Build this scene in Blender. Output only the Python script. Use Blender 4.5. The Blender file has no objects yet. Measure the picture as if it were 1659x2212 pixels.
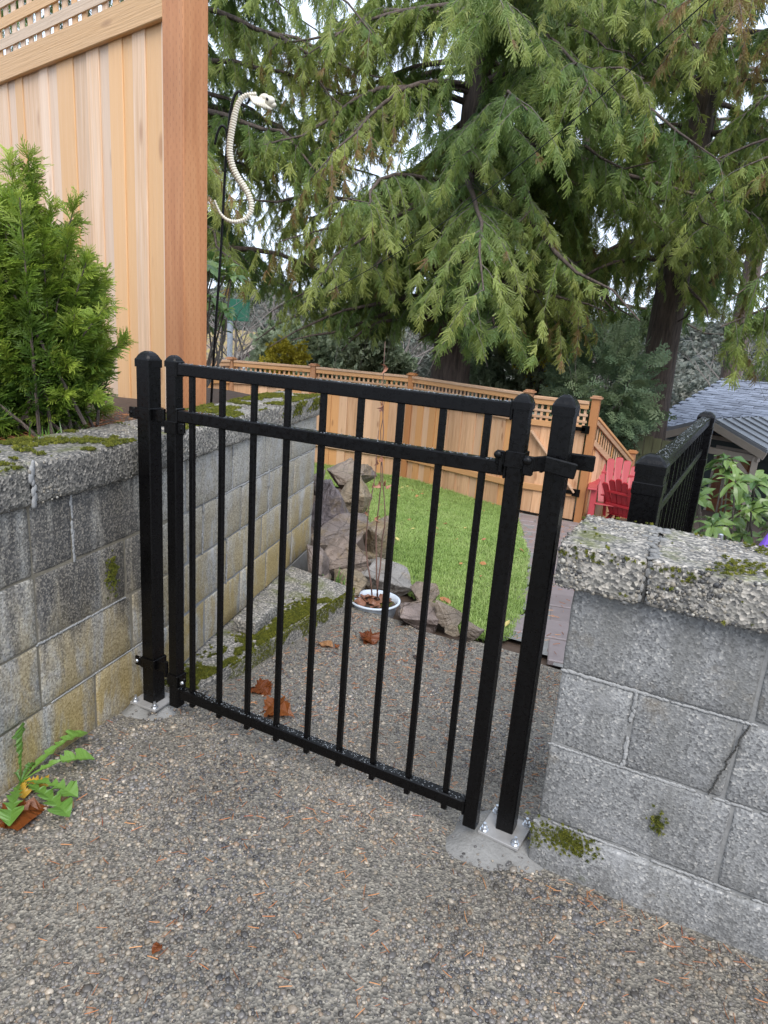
import bpy, bmesh, math, random
import numpy as np
from mathutils import Vector, Matrix, Euler, noise

random.seed(7)
RNG = np.random.default_rng(11)
SC = bpy.context.scene
COL = SC.collection

# ------------------------------------------------------------------ camera
H = 1.25
CAMM = np.array([[0.8850722, 0.18261577, -0.42813396],
                 [0.45963639, -0.19793723, 0.86576859],
                 [0.07335935, -0.96305365, -0.25912559]])      # camera axes (right, down, forward) in world
FPX, CX, CY = 1450.0, 829.5, 1106.0
cam = bpy.data.cameras.new('camera')
cam.sensor_fit = 'VERTICAL'
cam.sensor_height = 24.0
cam.lens = 24.0 * FPX / 2212.0
cam.clip_start = 0.05
cam.clip_end = 2000
cam_o = bpy.data.objects.new('camera', cam)
COL.objects.link(cam_o)
mw = Matrix.Identity(4)
for r in range(3):
    mw[r][0] = CAMM[r][0]; mw[r][1] = -CAMM[r][1]; mw[r][2] = -CAMM[r][2]
mw[2][3] = H
cam_o.matrix_world = mw
SC.camera = cam_o

# ------------------------------------------------------------------ world, sun, exposure
SUN_EL, SUN_AZ = math.radians(50), math.radians(148)          # azimuth clockwise from +Y
world = bpy.data.worlds.new('World')
SC.world = world
world.use_nodes = True
wn, wl = world.node_tree.nodes, world.node_tree.links
wn.clear()
w_out = wn.new('ShaderNodeOutputWorld')
w_bg = wn.new('ShaderNodeBackground')
w_sky = wn.new('ShaderNodeTexSky')
w_sky.sky_type = 'NISHITA'
w_sky.sun_disc = False
w_sky.sun_elevation = SUN_EL
w_sky.sun_rotation = SUN_AZ
w_sky.dust_density = 3.0
w_mix = wn.new('ShaderNodeMix'); w_mix.data_type = 'RGBA'
w_mix.inputs[0].default_value = 0.86                           # a closed, pale cloud deck over the sky
w_mix.inputs[7].default_value = (7.4, 8.5, 10.4, 1)
wl.new(w_sky.outputs[0], w_mix.inputs[6])
wl.new(w_mix.outputs[2], w_bg.inputs[0])
w_bg.inputs[1].default_value = 0.08
wl.new(w_bg.outputs[0], w_out.inputs[0])

sun = bpy.data.lights.new('sun', 'SUN')
sun.energy = 1.35
sun.angle = math.radians(40)
sun.color = (1.0, 0.96, 0.9)
sun_o = bpy.data.objects.new('sun', sun)
COL.objects.link(sun_o)
sd = Vector((math.sin(SUN_AZ) * math.cos(SUN_EL), math.cos(SUN_AZ) * math.cos(SUN_EL), math.sin(SUN_EL)))
sun_o.rotation_euler = sd.to_track_quat('Z', 'Y').to_euler()

SC.view_settings.view_transform = 'Standard'
SC.view_settings.look = 'None'
SC.view_settings.exposure = 1.22
SC.view_settings.gamma = 1.0
SC.view_settings.use_curve_mapping = False
SC.cycles.max_bounces = 7
SC.cycles.diffuse_bounces = 3
SC.cycles.glossy_bounces = 3
SC.cycles.transmission_bounces = 4
SC.cycles.use_denoising = True

# ------------------------------------------------------------------ placing helpers
def wray(px, py):
    return CAMM @ np.array([px - CX, py - CY, FPX])

def at(px, py, d=None, z=None, y=None, x=None):
    """World point seen in that direction, at ground distance d or on the plane z / y / x."""
    r = wray(px, py)
    if d is not None: k = d / math.hypot(r[0], r[1])
    elif z is not None: k = (z - H) / r[2]
    elif y is not None: k = y / r[1]
    else: k = x / r[0]
    return Vector((r[0] * k, r[1] * k, H + r[2] * k))

def sstep(a, b, t):
    t = min(1.0, max(0.0, (t - a) / (b - a)))
    return t * t * (3 - 2 * t)

def patio_z(x, y):
    return -0.035 * sstep(1.0, 1.5, y) - 0.085 * sstep(1.5, 2.0, y) - 0.03 * sstep(2.0, 2.8, y) + 0.004 * noise.noise(Vector((x * 2, y * 2, 0)))

def garden_z(x, y):
    b = -0.17 - 0.88 * sstep(2.6, 9.6, y) if y < 9.6 else -1.05
    if y < 9.6: b = 0.5 * b + 0.5 * (-0.17 - 0.88 * min(1, max(0, (y - 2.9) / 6.2)))
    if y > 9.6: b = -1.05 - 0.16 * (y - 9.6) if y < 22 else -3.03
    wallx = -2.05 - 0.26 * (y - 3.3)
    u = wallx - x - 0.30 * max(0, y - 3.3)
    bed = sstep(0.0, 1.3, u) * (1 - sstep(4.0, 8.0, y))
    return b + (0.68 - b) * bed

def on_garden(px, py):
    r = wray(px, py); o = Vector((0, 0, H)); last = None
    for i in range(4000):
        k = (1.5 + i * 0.01) / math.hypot(r[0], r[1])
        p = o + Vector(r) * k
        if p.z <= garden_z(p.x, p.y): return p
    return p

# ------------------------------------------------------------------ mesh helpers
class MB:
    def __init__(s): s.bm = bmesh.new()
    def box(s, c, size, rot=None, bevel=0.0, seg=1):
        m = Matrix.Translation(Vector(c))
        if rot is not None:
            m = m @ (rot if isinstance(rot, Matrix) else Euler(rot).to_matrix().to_4x4())
        m = m @ Matrix.Diagonal((size[0], size[1], size[2], 1))
        t = bmesh.new(); bmesh.ops.create_cube(t, size=1.0, matrix=m)
        if bevel > 0:
            bmesh.ops.bevel(t, geom=t.edges[:], offset=bevel, segments=seg, affect='EDGES', profile=0.6)
        s.merge(t); return s
    def merge(s, t):
        me = bpy.data.meshes.new('tmp'); t.to_mesh(me); t.free(); s.bm.from_mesh(me); bpy.data.meshes.remove(me)
    def bar(s, p, q, w, h, up=(0, 0, 1), bevel=0.0, ext=0.0):
        """Box running from p to q, w across and h along 'up'."""
        p, q = Vector(p), Vector(q); d = (q - p); L = d.length; d.normalize()
        side = d.cross(Vector(up)).normalized(); u = side.cross(d).normalized()
        m = Matrix((( d.x, side.x, u.x), (d.y, side.y, u.y), (d.z, side.z, u.z))).to_4x4()
        return s.box((p + q) / 2, (L + 2 * ext, w, h), m, bevel)
    def tube(s, pts, rad, n=8, cap=True):
        pts = [Vector(p) for p in pts]
        if not hasattr(rad, '__len__'): rad = [rad] * len(pts)
        rings = []; ref = Vector((0.3, 0.2, 1)).normalized()
        for i, p in enumerate(pts):
            d = (pts[min(i + 1, len(pts) - 1)] - pts[max(i - 1, 0)])
            if d.length < 1e-9: d = Vector((0, 0, 1))
            d.normalize()
            a = ref - d * ref.dot(d)
            if a.length < 1e-3: a = Vector((1, 0, 0)) - d * d.x
            a.normalize(); ref = a; b = d.cross(a)
            rings.append([s.bm.verts.new(p + (a * math.cos(2 * math.pi * k / n) + b * math.sin(2 * math.pi * k / n)) * rad[i]) for k in range(n)])
        for i in range(len(rings) - 1):
            for k in range(n):
                s.bm.faces.new((rings[i][k], rings[i][(k + 1) % n], rings[i + 1][(k + 1) % n], rings[i + 1][k]))
        if cap:
            s.bm.faces.new(rings[0][::-1]); s.bm.faces.new(rings[-1])
        return s
    def poly(s, pts):
        s.bm.faces.new([s.bm.verts.new(Vector(p)) for p in pts]); return s
    def prism(s, pts, ext):
        """Polygon pts (list of Vector) thickened by vector ext."""
        a = [s.bm.verts.new(Vector(p)) for p in pts]; b = [s.bm.verts.new(Vector(p) + Vector(ext)) for p in pts]
        n = len(a); s.bm.faces.new(a[::-1]); s.bm.faces.new(b)
        for i in range(n): s.bm.faces.new((a[i], a[(i + 1) % n], b[(i + 1) % n], b[i]))
        return s
    def ball(s, c, r, sub=2, sc=(1, 1, 1)):
        m = Matrix.Translation(Vector(c)) @ Matrix.Diagonal((sc[0], sc[1], sc[2], 1))
        t = bmesh.new(); bmesh.ops.create_icosphere(t, subdivisions=sub, radius=r, matrix=m); s.merge(t); return s
    def build(s, name, mat, parent=None, smooth=False, label=None):
        bmesh.ops.recalc_face_normals(s.bm, faces=s.bm.faces[:])
        me = bpy.data.meshes.new(name); s.bm.to_mesh(me); s.bm.free()
        return link(name, me, mat, parent, smooth, label)

def link(name, me, mat, parent=None, smooth=False, label=None):
    if mat is not None and not me.materials: me.materials.append(mat)
    if smooth:
        me.polygons.foreach_set('use_smooth', [True] * len(me.polygons))
    o = bpy.data.objects.new(name, me); COL.objects.link(o)
    if parent is not None:
        o.parent = parent
        o.matrix_parent_inverse = Matrix.Translation(parent.matrix_basis.to_translation()).inverted() if PARENT_WORLD else Matrix.Identity(4)
    if label: o['label'] = label
    return o
PARENT_WORLD = True      # parts are modelled in world coordinates; the thing's Empty only marks its base

def tag(o, label, cat, group=None, kind=None):
    if label: o['label'] = label
    if cat: o['category'] = cat
    if group: o['group'] = group
    if kind: o['kind'] = kind
    return o

def thing(name, loc, label, cat, group=None):
    o = bpy.data.objects.new(name, None); COL.objects.link(o)
    o.location = loc; o.empty_display_size = 0.1
    return tag(o, label, cat, group)

def struct(o, kind='structure'):
    o['kind'] = kind; return o

def copy_thing(o, parent=None):
    c = o.copy(); COL.objects.link(c)
    if parent is not None: c.parent = parent
    for ch in list(o.children): copy_thing(ch, c)
    return c

def grid_mesh(name, xs, ys, fz, mat, keep=None):
    nx, ny = len(xs), len(ys)
    v = [(x, y, fz(x, y)) for y in ys for x in xs]
    f = []
    for j in range(ny - 1):
        for i in range(nx - 1):
            if keep is None or keep((xs[i] + xs[i + 1]) / 2, (ys[j] + ys[j + 1]) / 2):
                f.append((j * nx + i, j * nx + i + 1, (j + 1) * nx + i + 1, (j + 1) * nx + i))
    me = bpy.data.meshes.new(name); me.from_pydata(v, [], f); me.update()
    return link(name, me, mat, None, True)

# ------------------------------------------------------------------ scattering (real instanced geometry)
def euler_from_cols(X, Y, Z):
    """Arrays (n,3) of rotation matrix columns -> XYZ eulers."""
    r20 = X[:, 2]; cy = np.sqrt(X[:, 0] ** 2 + X[:, 1] ** 2)
    return np.stack([np.arctan2(Y[:, 2], Z[:, 2]), np.arctan2(-r20, cy), np.arctan2(X[:, 1], X[:, 0])], 1)

def frame_from(axis, normal_hint):
    """Y column = axis, Z column close to normal_hint."""
    Y = axis / np.linalg.norm(axis, axis=1, keepdims=True)
    X = np.cross(Y, normal_hint); X /= np.maximum(np.linalg.norm(X, axis=1, keepdims=True), 1e-6)
    Z = np.cross(X, Y)
    return euler_from_cols(X, Y, Z)

def scatter(name, protos, pts, rots, scales, tint=None, parent=None, seed=0):
    pts = np.asarray(pts, float); n = len(pts)
    rots = np.asarray(rots, float); scales = np.asarray(scales, float)
    if scales.ndim == 1: scales = np.repeat(scales[:, None], 3, 1)
    if tint is None: tint = np.random.default_rng(seed).random(n)
    me = bpy.data.meshes.new(name)
    me.vertices.add(n); me.vertices.foreach_set('co', pts.astype(np.float32).ravel())
    for nm, typ, data, key in (('rot', 'FLOAT_VECTOR', rots, 'vector'), ('scl', 'FLOAT_VECTOR', scales, 'vector'), ('tint', 'FLOAT', np.asarray(tint), 'value')):
        a = me.attributes.new(nm, typ, 'POINT'); a.data.foreach_set(key, data.astype(np.float32).ravel())
    idx = np.random.default_rng(seed + 5).integers(0, len(protos), n)
    a = me.attributes.new('pick', 'INT', 'POINT'); a.data.foreach_set('value', idx.astype(np.int32))
    o = bpy.data.objects.new(name, me); COL.objects.link(o)
    if parent is not None:
        o.parent = parent; o.matrix_parent_inverse = Matrix.Translation(parent.matrix_basis.to_translation()).inverted()
    g = bpy.data.node_groups.new(name + '_scatter', 'GeometryNodeTree')
    g.interface.new_socket('Geometry', in_out='INPUT', socket_type='NodeSocketGeometry')
    g.interface.new_socket('Geometry', in_out='OUTPUT', socket_type='NodeSocketGeometry')
    N, L = g.nodes, g.links
    gi, go = N.new('NodeGroupInput'), N.new('NodeGroupOutput')
    join = N.new('GeometryNodeJoinGeometry')
    def attr(nm, t):
        q = N.new('GeometryNodeInputNamedAttribute'); q.data_type = t; q.inputs[0].default_value = nm; return q
    ar, asc, ap = attr('rot', 'FLOAT_VECTOR'), attr('scl', 'FLOAT_VECTOR'), attr('pick', 'INT')
    for k, p in enumerate(protos):
        io = N.new('GeometryNodeInstanceOnPoints'); oi = N.new('GeometryNodeObjectInfo')
        oi.inputs[0].default_value = p
        cmp_ = N.new('FunctionNodeCompare'); cmp_.data_type = 'INT'; cmp_.operation = 'EQUAL'
        L.new(ap.outputs[0], cmp_.inputs[2]); cmp_.inputs[3].default_value = k
        L.new(gi.outputs[0], io.inputs['Points']); L.new(cmp_.outputs[0], io.inputs['Selection'])
        L.new(oi.outputs['Geometry'], io.inputs['Instance'])
        L.new(ar.outputs[0], io.inputs['Rotation']); L.new(asc.outputs[0], io.inputs['Scale'])
        L.new(io.outputs[0], join.inputs[0])
    L.new(join.outputs[0], go.inputs[0])
    md = o.modifiers.new('scatter', 'NODES'); md.node_group = g
    o['kind'] = 'stuff'
    return o

def proto(name, verts, faces, mat, smooth=False, attr=None):
    me = bpy.data.meshes.new(name); me.from_pydata(verts, [], faces); me.update()
    if attr is not None:
        a = me.attributes.new('tip', 'FLOAT', 'POINT'); a.data.foreach_set('value', np.asarray(attr, np.float32))
    me.materials.append(mat)
    if smooth: me.polygons.foreach_set('use_smooth', [True] * len(me.polygons))
    return bpy.data.objects.new(name, me)          # source of instances only, never linked

# ------------------------------------------------------------------ materials
class Mat:
    def __init__(s, name):
        s.m = bpy.data.materials.new(name); s.m.use_nodes = True
        s.t = s.m.node_tree; s.n = s.t.nodes; s.l = s.t.links
        s.b = s.n['Principled BSDF']
    def set(s, **k):
        for a, v in k.items():
            s.put(s.b.inputs[a.replace('_', ' ')], v)
        return s
    def put(s, sock, v):
        if isinstance(v, bpy.types.NodeSocket): s.l.new(v, sock)
        elif hasattr(v, '__len__') and len(v) == 3 and sock.type == 'RGBA': sock.default_value = (*v, 1)
        else: sock.default_value = v
    def pos(s, scale=(1, 1, 1), obj=False, off=None):
        if obj:
            g = s.n.new('ShaderNodeTexCoord'); o = g.outputs['Object']
        else:
            g = s.n.new('ShaderNodeNewGeometry'); o = g.outputs['Position']
        mp = s.n.new('ShaderNodeMapping'); mp.inputs['Scale'].default_value = scale
        s.l.new(o, mp.inputs[0])
        if off is not None: s.put(mp.inputs['Location'], off)
        return mp.outputs[0]
    def noise(s, vec, scale, detail=4, rough=0.55, dist=0.0):
        q = s.n.new('ShaderNodeTexNoise'); s.l.new(vec, q.inputs['Vector'])
        q.inputs['Scale'].default_value = scale; q.inputs['Detail'].default_value = detail
        q.inputs['Roughness'].default_value = rough; q.inputs['Distortion'].default_value = dist
        return q.outputs['Fac']
    def voro(s, vec, scale, feature='F1', out='Color'):
        q = s.n.new('ShaderNodeTexVoronoi'); s.l.new(vec, q.inputs['Vector']); q.feature = feature
        q.inputs['Scale'].default_value = scale
        return q.outputs[out]
    def ramp(s, fac, stops, interp='LINEAR'):
        q = s.n.new('ShaderNodeValToRGB'); s.l.new(fac, q.inputs[0]); q.color_ramp.interpolation = interp
        e = q.color_ramp.elements
        while len(e) < len(stops): e.new(0.5)
        for i, (p, c) in enumerate(stops):
            e[i].position = p
            e[i].color = (c, c, c, 1) if not hasattr(c, '__len__') else (*c, 1)
        return q.outputs[0]
    def mix(s, f, a, b, mode='MIX'):
        q = s.n.new('ShaderNodeMix'); q.data_type = 'RGBA'; q.blend_type = mode
        s.put(q.inputs[0], f); s.put(q.inputs[6], a); s.put(q.inputs[7], b)
        return q.outputs[2]
    def math(s, op, a, b=0.0, c=0.0):
        q = s.n.new('ShaderNodeMath'); q.operation = op
        for i, v in enumerate((a, b, c)): s.put(q.inputs[i], v)
        return q.outputs[0]
    def sep(s, vec):
        q = s.n.new('ShaderNodeSeparateXYZ'); s.l.new(vec, q.inputs[0]); return q.outputs
    def rnd(s):
        return s.n.new('ShaderNodeObjectInfo').outputs['Random']
    def attr(s, name, kind='GEOMETRY'):
        q = s.n.new('ShaderNodeAttribute'); q.attribute_name = name; q.attribute_type = kind
        return q.outputs['Fac']
    def bump(s, h, strength=0.5, dist=0.01, prev=None):
        q = s.n.new('ShaderNodeBump'); q.inputs['Strength'].default_value = strength; q.inputs['Distance'].default_value = dist
        s.l.new(h, q.inputs['Height'])
        if prev is not None: s.l.new(prev, q.inputs['Normal'])
        s.l.new(q.outputs[0], s.b.inputs['Normal']); return q.outputs[0]
    def hue(s, col, f, lo, hi):
        """multiply colour by a value running lo..hi with f"""
        q = s.n.new('ShaderNodeMapRange'); s.put(q.inputs[0], f); q.inputs[3].default_value = lo; q.inputs[4].default_value = hi
        c = s.n.new('ShaderNodeCombineColor')
        for i in range(3): s.l.new(q.outputs[0], c.inputs[i])
        return s.mix(1.0, col, c.outputs[0], 'MULTIPLY')

def simple(name, col, rough=0.5, metal=0.0, var=0.0, nscale=8, bump=0.0, bscale=60):
    m = Mat(name); c = col
    if var:
        f = m.noise(m.pos(), nscale, 5)
        c = m.hue(col_node(m, col), f, 1 - var, 1 + var)
    m.set(Base_Color=c, Roughness=rough, Metallic=metal)
    if bump: m.bump(m.noise(m.pos(), bscale, 4), bump, 0.005)
    return m.m

def col_node(m, col):
    q = m.n.new('ShaderNodeRGB'); q.outputs[0].default_value = (*col, 1); return q.outputs[0]

def wet_black():
    m = Mat('black_powder_coat'); v = m.pos()
    run = m.noise(m.pos((190, 190, 16)), 1.0, 3)
    m.set(Base_Color=m.ramp(run, [(0.35, (0.0016, 0.0014, 0.0016)), (0.70, (0.003, 0.0028, 0.003)), (0.84, (0.012, 0.011, 0.012))]),
          Roughness=m.ramp(m.noise(v, 90, 3), [(0.3, 0.20), (0.7, 0.42)]), Specular_IOR_Level=0.22)
    m.bump(m.noise(v, 340, 2), 0.10, 0.002)
    return m.m

def cedar(name, light, mid, dark, spread=0.22, rough=0.55, vert=True):
    m = Mat(name)
    r = m.rnd()
    off = m.n.new('ShaderNodeCombineXYZ')
    for i in range(3): m.l.new(m.math('MULTIPLY', r, 37.0 * (i + 1)), off.inputs[i])
    sc = (22, 22, 1.1) if vert else (1.6, 1.6, 26)
    g = m.noise(m.pos(sc, off=off.outputs[0]), 1.6, 6, 0.6, 0.6)
    fine = m.noise(m.pos((110, 110, 3.5) if vert else (4, 4, 120), off=off.outputs[0]), 1.0, 3)
    c = m.ramp(g, [(0.25, dark), (0.5, mid), (0.75, light)])
    c = m.hue(c, fine, 0.78, 1.18)
    fr = m.math('FRACT', m.math('MULTIPLY', r, 7.3))
    warm = m.mix(m.math('MULTIPLY', m.math('GREATER_THAN', fr, 0.66), 0.75), c, (light[0] * 0.92, light[1] * 0.72, light[2] * 0.42))
    warm = m.mix(m.math('MULTIPLY', m.math('LESS_THAN', fr, 0.25), 0.45), warm, (light[0] * 0.97, light[1] * 1.05, light[2] * 1.16))
    # knots
    kv = m.voro(m.pos((7, 7, 2.2) if vert else (2.2, 2.2, 7), off=off.outputs[0]), 1.0, 'F1', 'Distance')
    kn = m.ramp(kv, [(0.09, 1.0), (0.17, 0.0)])
    c2 = m.mix(m.math('MULTIPLY', kn, 0.6), warm, (dark[0] * 0.55, dark[1] * 0.42, dark[2] * 0.35))
    c3 = m.hue(c2, r, 1 - spread, 1 + spread)
    m.set(Base_Color=c3, Roughness=rough)
    m.bump(fine, 0.6, 0.005)
    return m.m

def block_concrete(name, kind):
    m = Mat(name); v = m.pos()
    agg = m.voro(v, 215, 'F1', 'Color'); aggd = m.voro(v, 215, 'F1', 'Distance')
    big = m.noise(v, 3.2, 5, 0.6)
    sepc = m.n.new('ShaderNodeSeparateColor'); m.l.new(agg, sepc.inputs[0])
    sp = sepc.outputs[0]
    if kind == 'right':
        base = m.ramp(sp, [(0.0, (0.105, 0.104, 0.103)), (0.25, (0.175, 0.174, 0.172)), (0.55, (0.23, 0.229, 0.226)), (0.9, (0.285, 0.282, 0.272)), (1.0, (0.44, 0.42, 0.39))])
        c = m.hue(base, big, 0.72, 1.28)
        c = m.hue(c, m.rnd(), 0.88, 1.12)
        pale = m.ramp(m.noise(v, 6.5, 5, 0.65), [(0.56, 0.0), (0.74, 0.6)])
        c = m.mix(pale, c, (0.33, 0.33, 0.335))
        drip = m.math('MULTIPLY', m.ramp(m.noise(m.pos((9, 9, 1.6)), 1.2, 5, 0.65, 0.3), [(0.46, 0.0), (0.64, 0.6)]), 1.0)
        c = m.mix(drip, c, (0.125, 0.122, 0.112))
        c = m.mix(m.ramp(m.noise(v, 5.2, 5, 0.7), [(0.60, 0.0), (0.72, 0.55)]), c, (0.155, 0.125, 0.085))
        g = m.ramp(m.noise(v, 9, 5, 0.7), [(0.64, 0.0), (0.76, 0.7)])
        lowz = m.ramp(m.sep(v)[2], [(0.1, 1.0), (0.4, 0.0)])
        c = m.mix(m.math('MULTIPLY', g, lowz), c, (0.10, 0.115, 0.035))
    else:
        base = m.ramp(sp, [(0.0, (0.17, 0.163, 0.15)), (0.5, (0.335, 0.325, 0.305)), (0.9, (0.43, 0.415, 0.38)), (1.0, (0.56, 0.52, 0.44))])
        c = m.hue(base, big, 0.75, 1.25)
        c = m.hue(c, m.rnd(), 0.85, 1.15)
        streak = m.noise(m.pos((6, 6, 1.5)), 1.5, 6, 0.68, 0.5)
        s2 = m.noise(m.pos((9, 9, 1.3)), 1.3, 5, 0.65, 0.2)
        X, Y, Z = m.sep(v)
        # ochre algae: low and in streaks
        low = m.ramp(Z, [(0.08, 1.0), (0.62, 0.18)])
        och = m.math('MULTIPLY', m.ramp(streak, [(0.36, 0.0), (0.54, 0.9)]), low)
        near = m.ramp(Y, [(0.30, 1.0), (0.72, 0.45)])           # ramp clamps at y = 1 m
        c = m.mix(och, c, m.mix(sp, (0.25, 0.175, 0.055), (0.42, 0.31, 0.12)))
        # black algae patch beside the post
        ny = m.math('DIVIDE', m.math('SUBTRACT', Y, 1.33), 0.42)
        nz = m.math('DIVIDE', m.math('SUBTRACT', Z, 0.62), 0.40)
        d2 = m.math('ADD', m.math('MULTIPLY', ny, ny), m.math('MULTIPLY', nz, nz))
        blk = m.ramp(m.math('ADD', d2, m.math('MULTIPLY', m.math('SUBTRACT', s2, 0.5), 4.2)), [(0.22, 0.85), (0.85, 0.0)])
        c = m.mix(blk, c, m.mix(m.ramp(sp, [(0.45, 0.0), (1.0, 0.9)]), (0.042, 0.040, 0.040), (0.25, 0.22, 0.18)))
        # lime bloom further along
        eff = m.math('MULTIPLY', m.ramp(m.noise(m.pos((6, 6, 3)), 1.6, 6, 0.7), [(0.54, 0.0), (0.70, 0.7)]), m.ramp(m.math('MULTIPLY', Y, 0.4), [(0.66, 0.0), (0.8, 1.0)]))
        c = m.mix(eff, c, (0.46, 0.46, 0.47))
    m.set(Base_Color=c, Roughness=m.ramp(big, [(0.3, 0.55), (0.7, 0.85)]))
    b = m.bump(aggd, 0.28, 0.004)
    m.bump(m.noise(v, 45, 5, 0.7), 0.3, 0.006, b)
    return m.m

def pebbly(name, dark=False):
    m = Mat(name); v = m.pos()
    agg = m.voro(v, 140, 'F1', 'Color'); d = m.voro(v, 140, 'F1', 'Distance')
    q = m.n.new('ShaderNodeSeparateColor'); m.l.new(agg, q.inputs[0])
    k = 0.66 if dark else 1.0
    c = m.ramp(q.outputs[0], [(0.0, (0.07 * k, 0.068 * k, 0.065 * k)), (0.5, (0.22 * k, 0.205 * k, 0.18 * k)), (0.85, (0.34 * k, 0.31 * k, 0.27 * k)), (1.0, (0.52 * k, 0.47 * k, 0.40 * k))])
    c = m.hue(c, m.noise(v, 5, 5, 0.65), 0.7, 1.3)
    X, Y, Z = m.sep(v)
    g = m.ramp(m.noise(v, 7, 6, 0.7), [(0.52, 0.0), (0.66, 0.8)])
    nrm = m.sep(m.n.new('ShaderNodeNewGeometry').outputs['Normal'])[2]
    c = m.mix(m.math('MULTIPLY', g, m.ramp(nrm, [(0.4, 0.05), (0.85, 1.0)])), c, (0.115, 0.125, 0.03))
    m.set(Base_Color=c, Roughness=0.7)
    b = m.bump(d, 0.5, 0.006)
    m.bump(m.noise(v, 30, 4, 0.7), 0.3, 0.008, b)
    return m.m

def pebble_mat():
    m = Mat('wet_pebbles'); r = m.rnd()
    c = m.ramp(r, [(0.0, (0.045, 0.047, 0.053)), (0.25, (0.115, 0.12, 0.135)), (0.5, (0.21, 0.21, 0.215)), (0.64, (0.27, 0.235, 0.185)), (0.74, (0.16, 0.175, 0.20)),
                   (0.86, (0.34, 0.315, 0.275)), (0.93, (0.22, 0.14, 0.09)), (0.97, (0.40, 0.37, 0.32)), (1.0, (0.52, 0.49, 0.44))])
    v = m.pos()
    c = m.hue(c, m.noise(v, 260, 2), 0.85, 1.15)
    dirt = m.ramp(m.noise(v, 2.1, 5, 0.65), [(0.42, 0.0), (0.68, 0.55)])
    c = m.mix(dirt, c, (0.17, 0.15, 0.115))
    c = m.hue(c, m.ramp(m.noise(v, 1.7, 6, 0.68), [(0.36, 0.0), (0.64, 1.0)]), 0.62, 1.42)
    c = m.mix(1.0, c, (0.92, 0.84, 0.75), 'MULTIPLY')
    m.set(Base_Color=c, Roughness=m.ramp(m.noise(v, 1.1, 3), [(0.35, 0.14), (0.65, 0.42)]), Specular_IOR_Level=0.5)
    return m.m

def patio_mat():
    m = Mat('exposed_aggregate'); v = m.pos()
    agg = m.voro(v, 170, 'F1', 'Color'); d = m.voro(v, 170, 'F1', 'Distance')
    q = m.n.new('ShaderNodeSeparateColor'); m.l.new(agg, q.inputs[0])
    c = m.ramp(q.outputs[0], [(0.0, (0.07, 0.067, 0.062)), (0.5, (0.175, 0.165, 0.15)), (0.9, (0.26, 0.24, 0.21)), (1.0, (0.36, 0.34, 0.30))])
    c = m.hue(c, m.noise(v, 2.4, 5, 0.6), 0.8, 1.6)
    c = m.mix(1.0, c, (0.80, 0.77, 0.71), 'MULTIPLY')
    X, Y, Z = m.sep(v)
    m.set(Base_Color=c, Roughness=0.6)
    m.bump(d, 0.7, 0.005)
    return m.m

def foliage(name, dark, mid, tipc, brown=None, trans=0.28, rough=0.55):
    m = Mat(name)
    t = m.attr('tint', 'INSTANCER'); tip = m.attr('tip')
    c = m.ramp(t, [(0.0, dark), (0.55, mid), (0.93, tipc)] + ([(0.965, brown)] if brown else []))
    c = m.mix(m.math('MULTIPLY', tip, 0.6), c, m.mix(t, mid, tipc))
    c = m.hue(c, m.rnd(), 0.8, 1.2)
    m.set(Base_Color=c, Roughness=rough, Specular_IOR_Level=0.5)
    tr = m.n.new('ShaderNodeBsdfTranslucent'); m.l.new(c, tr.inputs[0])
    mx = m.n.new('ShaderNodeMixShader'); mx.inputs[0].default_value = trans
    m.l.new(m.b.outputs[0], mx.inputs[1]); m.l.new(tr.outputs[0], mx.inputs[2])
    m.l.new(mx.outputs[0], m.n['Material Output'].inputs[0])
    return m.m

def leaf_mat(name, a, b, rough=0.35, trans=0.2):
    m = Mat(name); c = m.ramp(m.rnd(), [(0.0, a), (1.0, b)])
    c = m.hue(c, m.noise(m.pos(obj=True), 60, 3), 0.85, 1.2)
    m.set(Base_Color=c, Roughness=rough)
    tr = m.n.new('ShaderNodeBsdfTranslucent'); m.l.new(c, tr.inputs[0])
    mx = m.n.new('ShaderNodeMixShader'); mx.inputs[0].default_value = trans
    m.l.new(m.b.outputs[0], mx.inputs[1]); m.l.new(tr.outputs[0], mx.inputs[2])
    m.l.new(mx.outputs[0], m.n['Material Output'].inputs[0])
    return m.m

def bark(name, a, b, sx=18, sz=2.2):
    m = Mat(name); g = m.noise(m.pos((sx, sx, sz)), 1.2, 6, 0.65, 0.4)
    m.set(Base_Color=m.ramp(g, [(0.3, a), (0.7, b)]), Roughness=0.85)
    m.bump(g, 1.0, 0.05)
    return m.m

def rock_mat():
    m = Mat('rock'); v = m.pos(); r = m.rnd()
    n1 = m.noise(m.pos((1, 1, 1.6)), 6, 7, 0.68, 0.8)
    hue_ = m.ramp(r, [(0.0, (0.16, 0.14, 0.13)), (0.3, (0.20, 0.155, 0.135)), (0.55, (0.25, 0.195, 0.125)), (0.8, (0.15, 0.125, 0.13)), (1.0, (0.26, 0.245, 0.225))])
    c = m.hue(hue_, n1, 0.35, 1.75)
    c = m.mix(m.ramp(m.noise(v, 4.3, 6, 0.65), [(0.52, 0.0), (0.66, 0.75)]), c, (0.21, 0.145, 0.06))
    crack = m.ramp(m.voro(m.pos((1, 1, 2.2)), 6, 'DISTANCE_TO_EDGE', 'Distance'), [(0.0, 0.0), (0.035, 1.0)])
    c = m.hue(c, crack, 0.55, 1.0)
    g = m.ramp(m.noise(v, 9, 5, 0.7), [(0.60, 0.0), (0.74, 0.55)])
    c = m.mix(g, c, (0.12, 0.13, 0.045))
    m.set(Base_Color=c, Roughness=m.ramp(n1, [(0.3, 0.28), (0.7, 0.65)]))
    b = m.bump(n1, 0.9, 0.05); m.bump(m.noise(v, 55, 5, 0.7), 0.6, 0.01, b)
    return m.m

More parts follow.
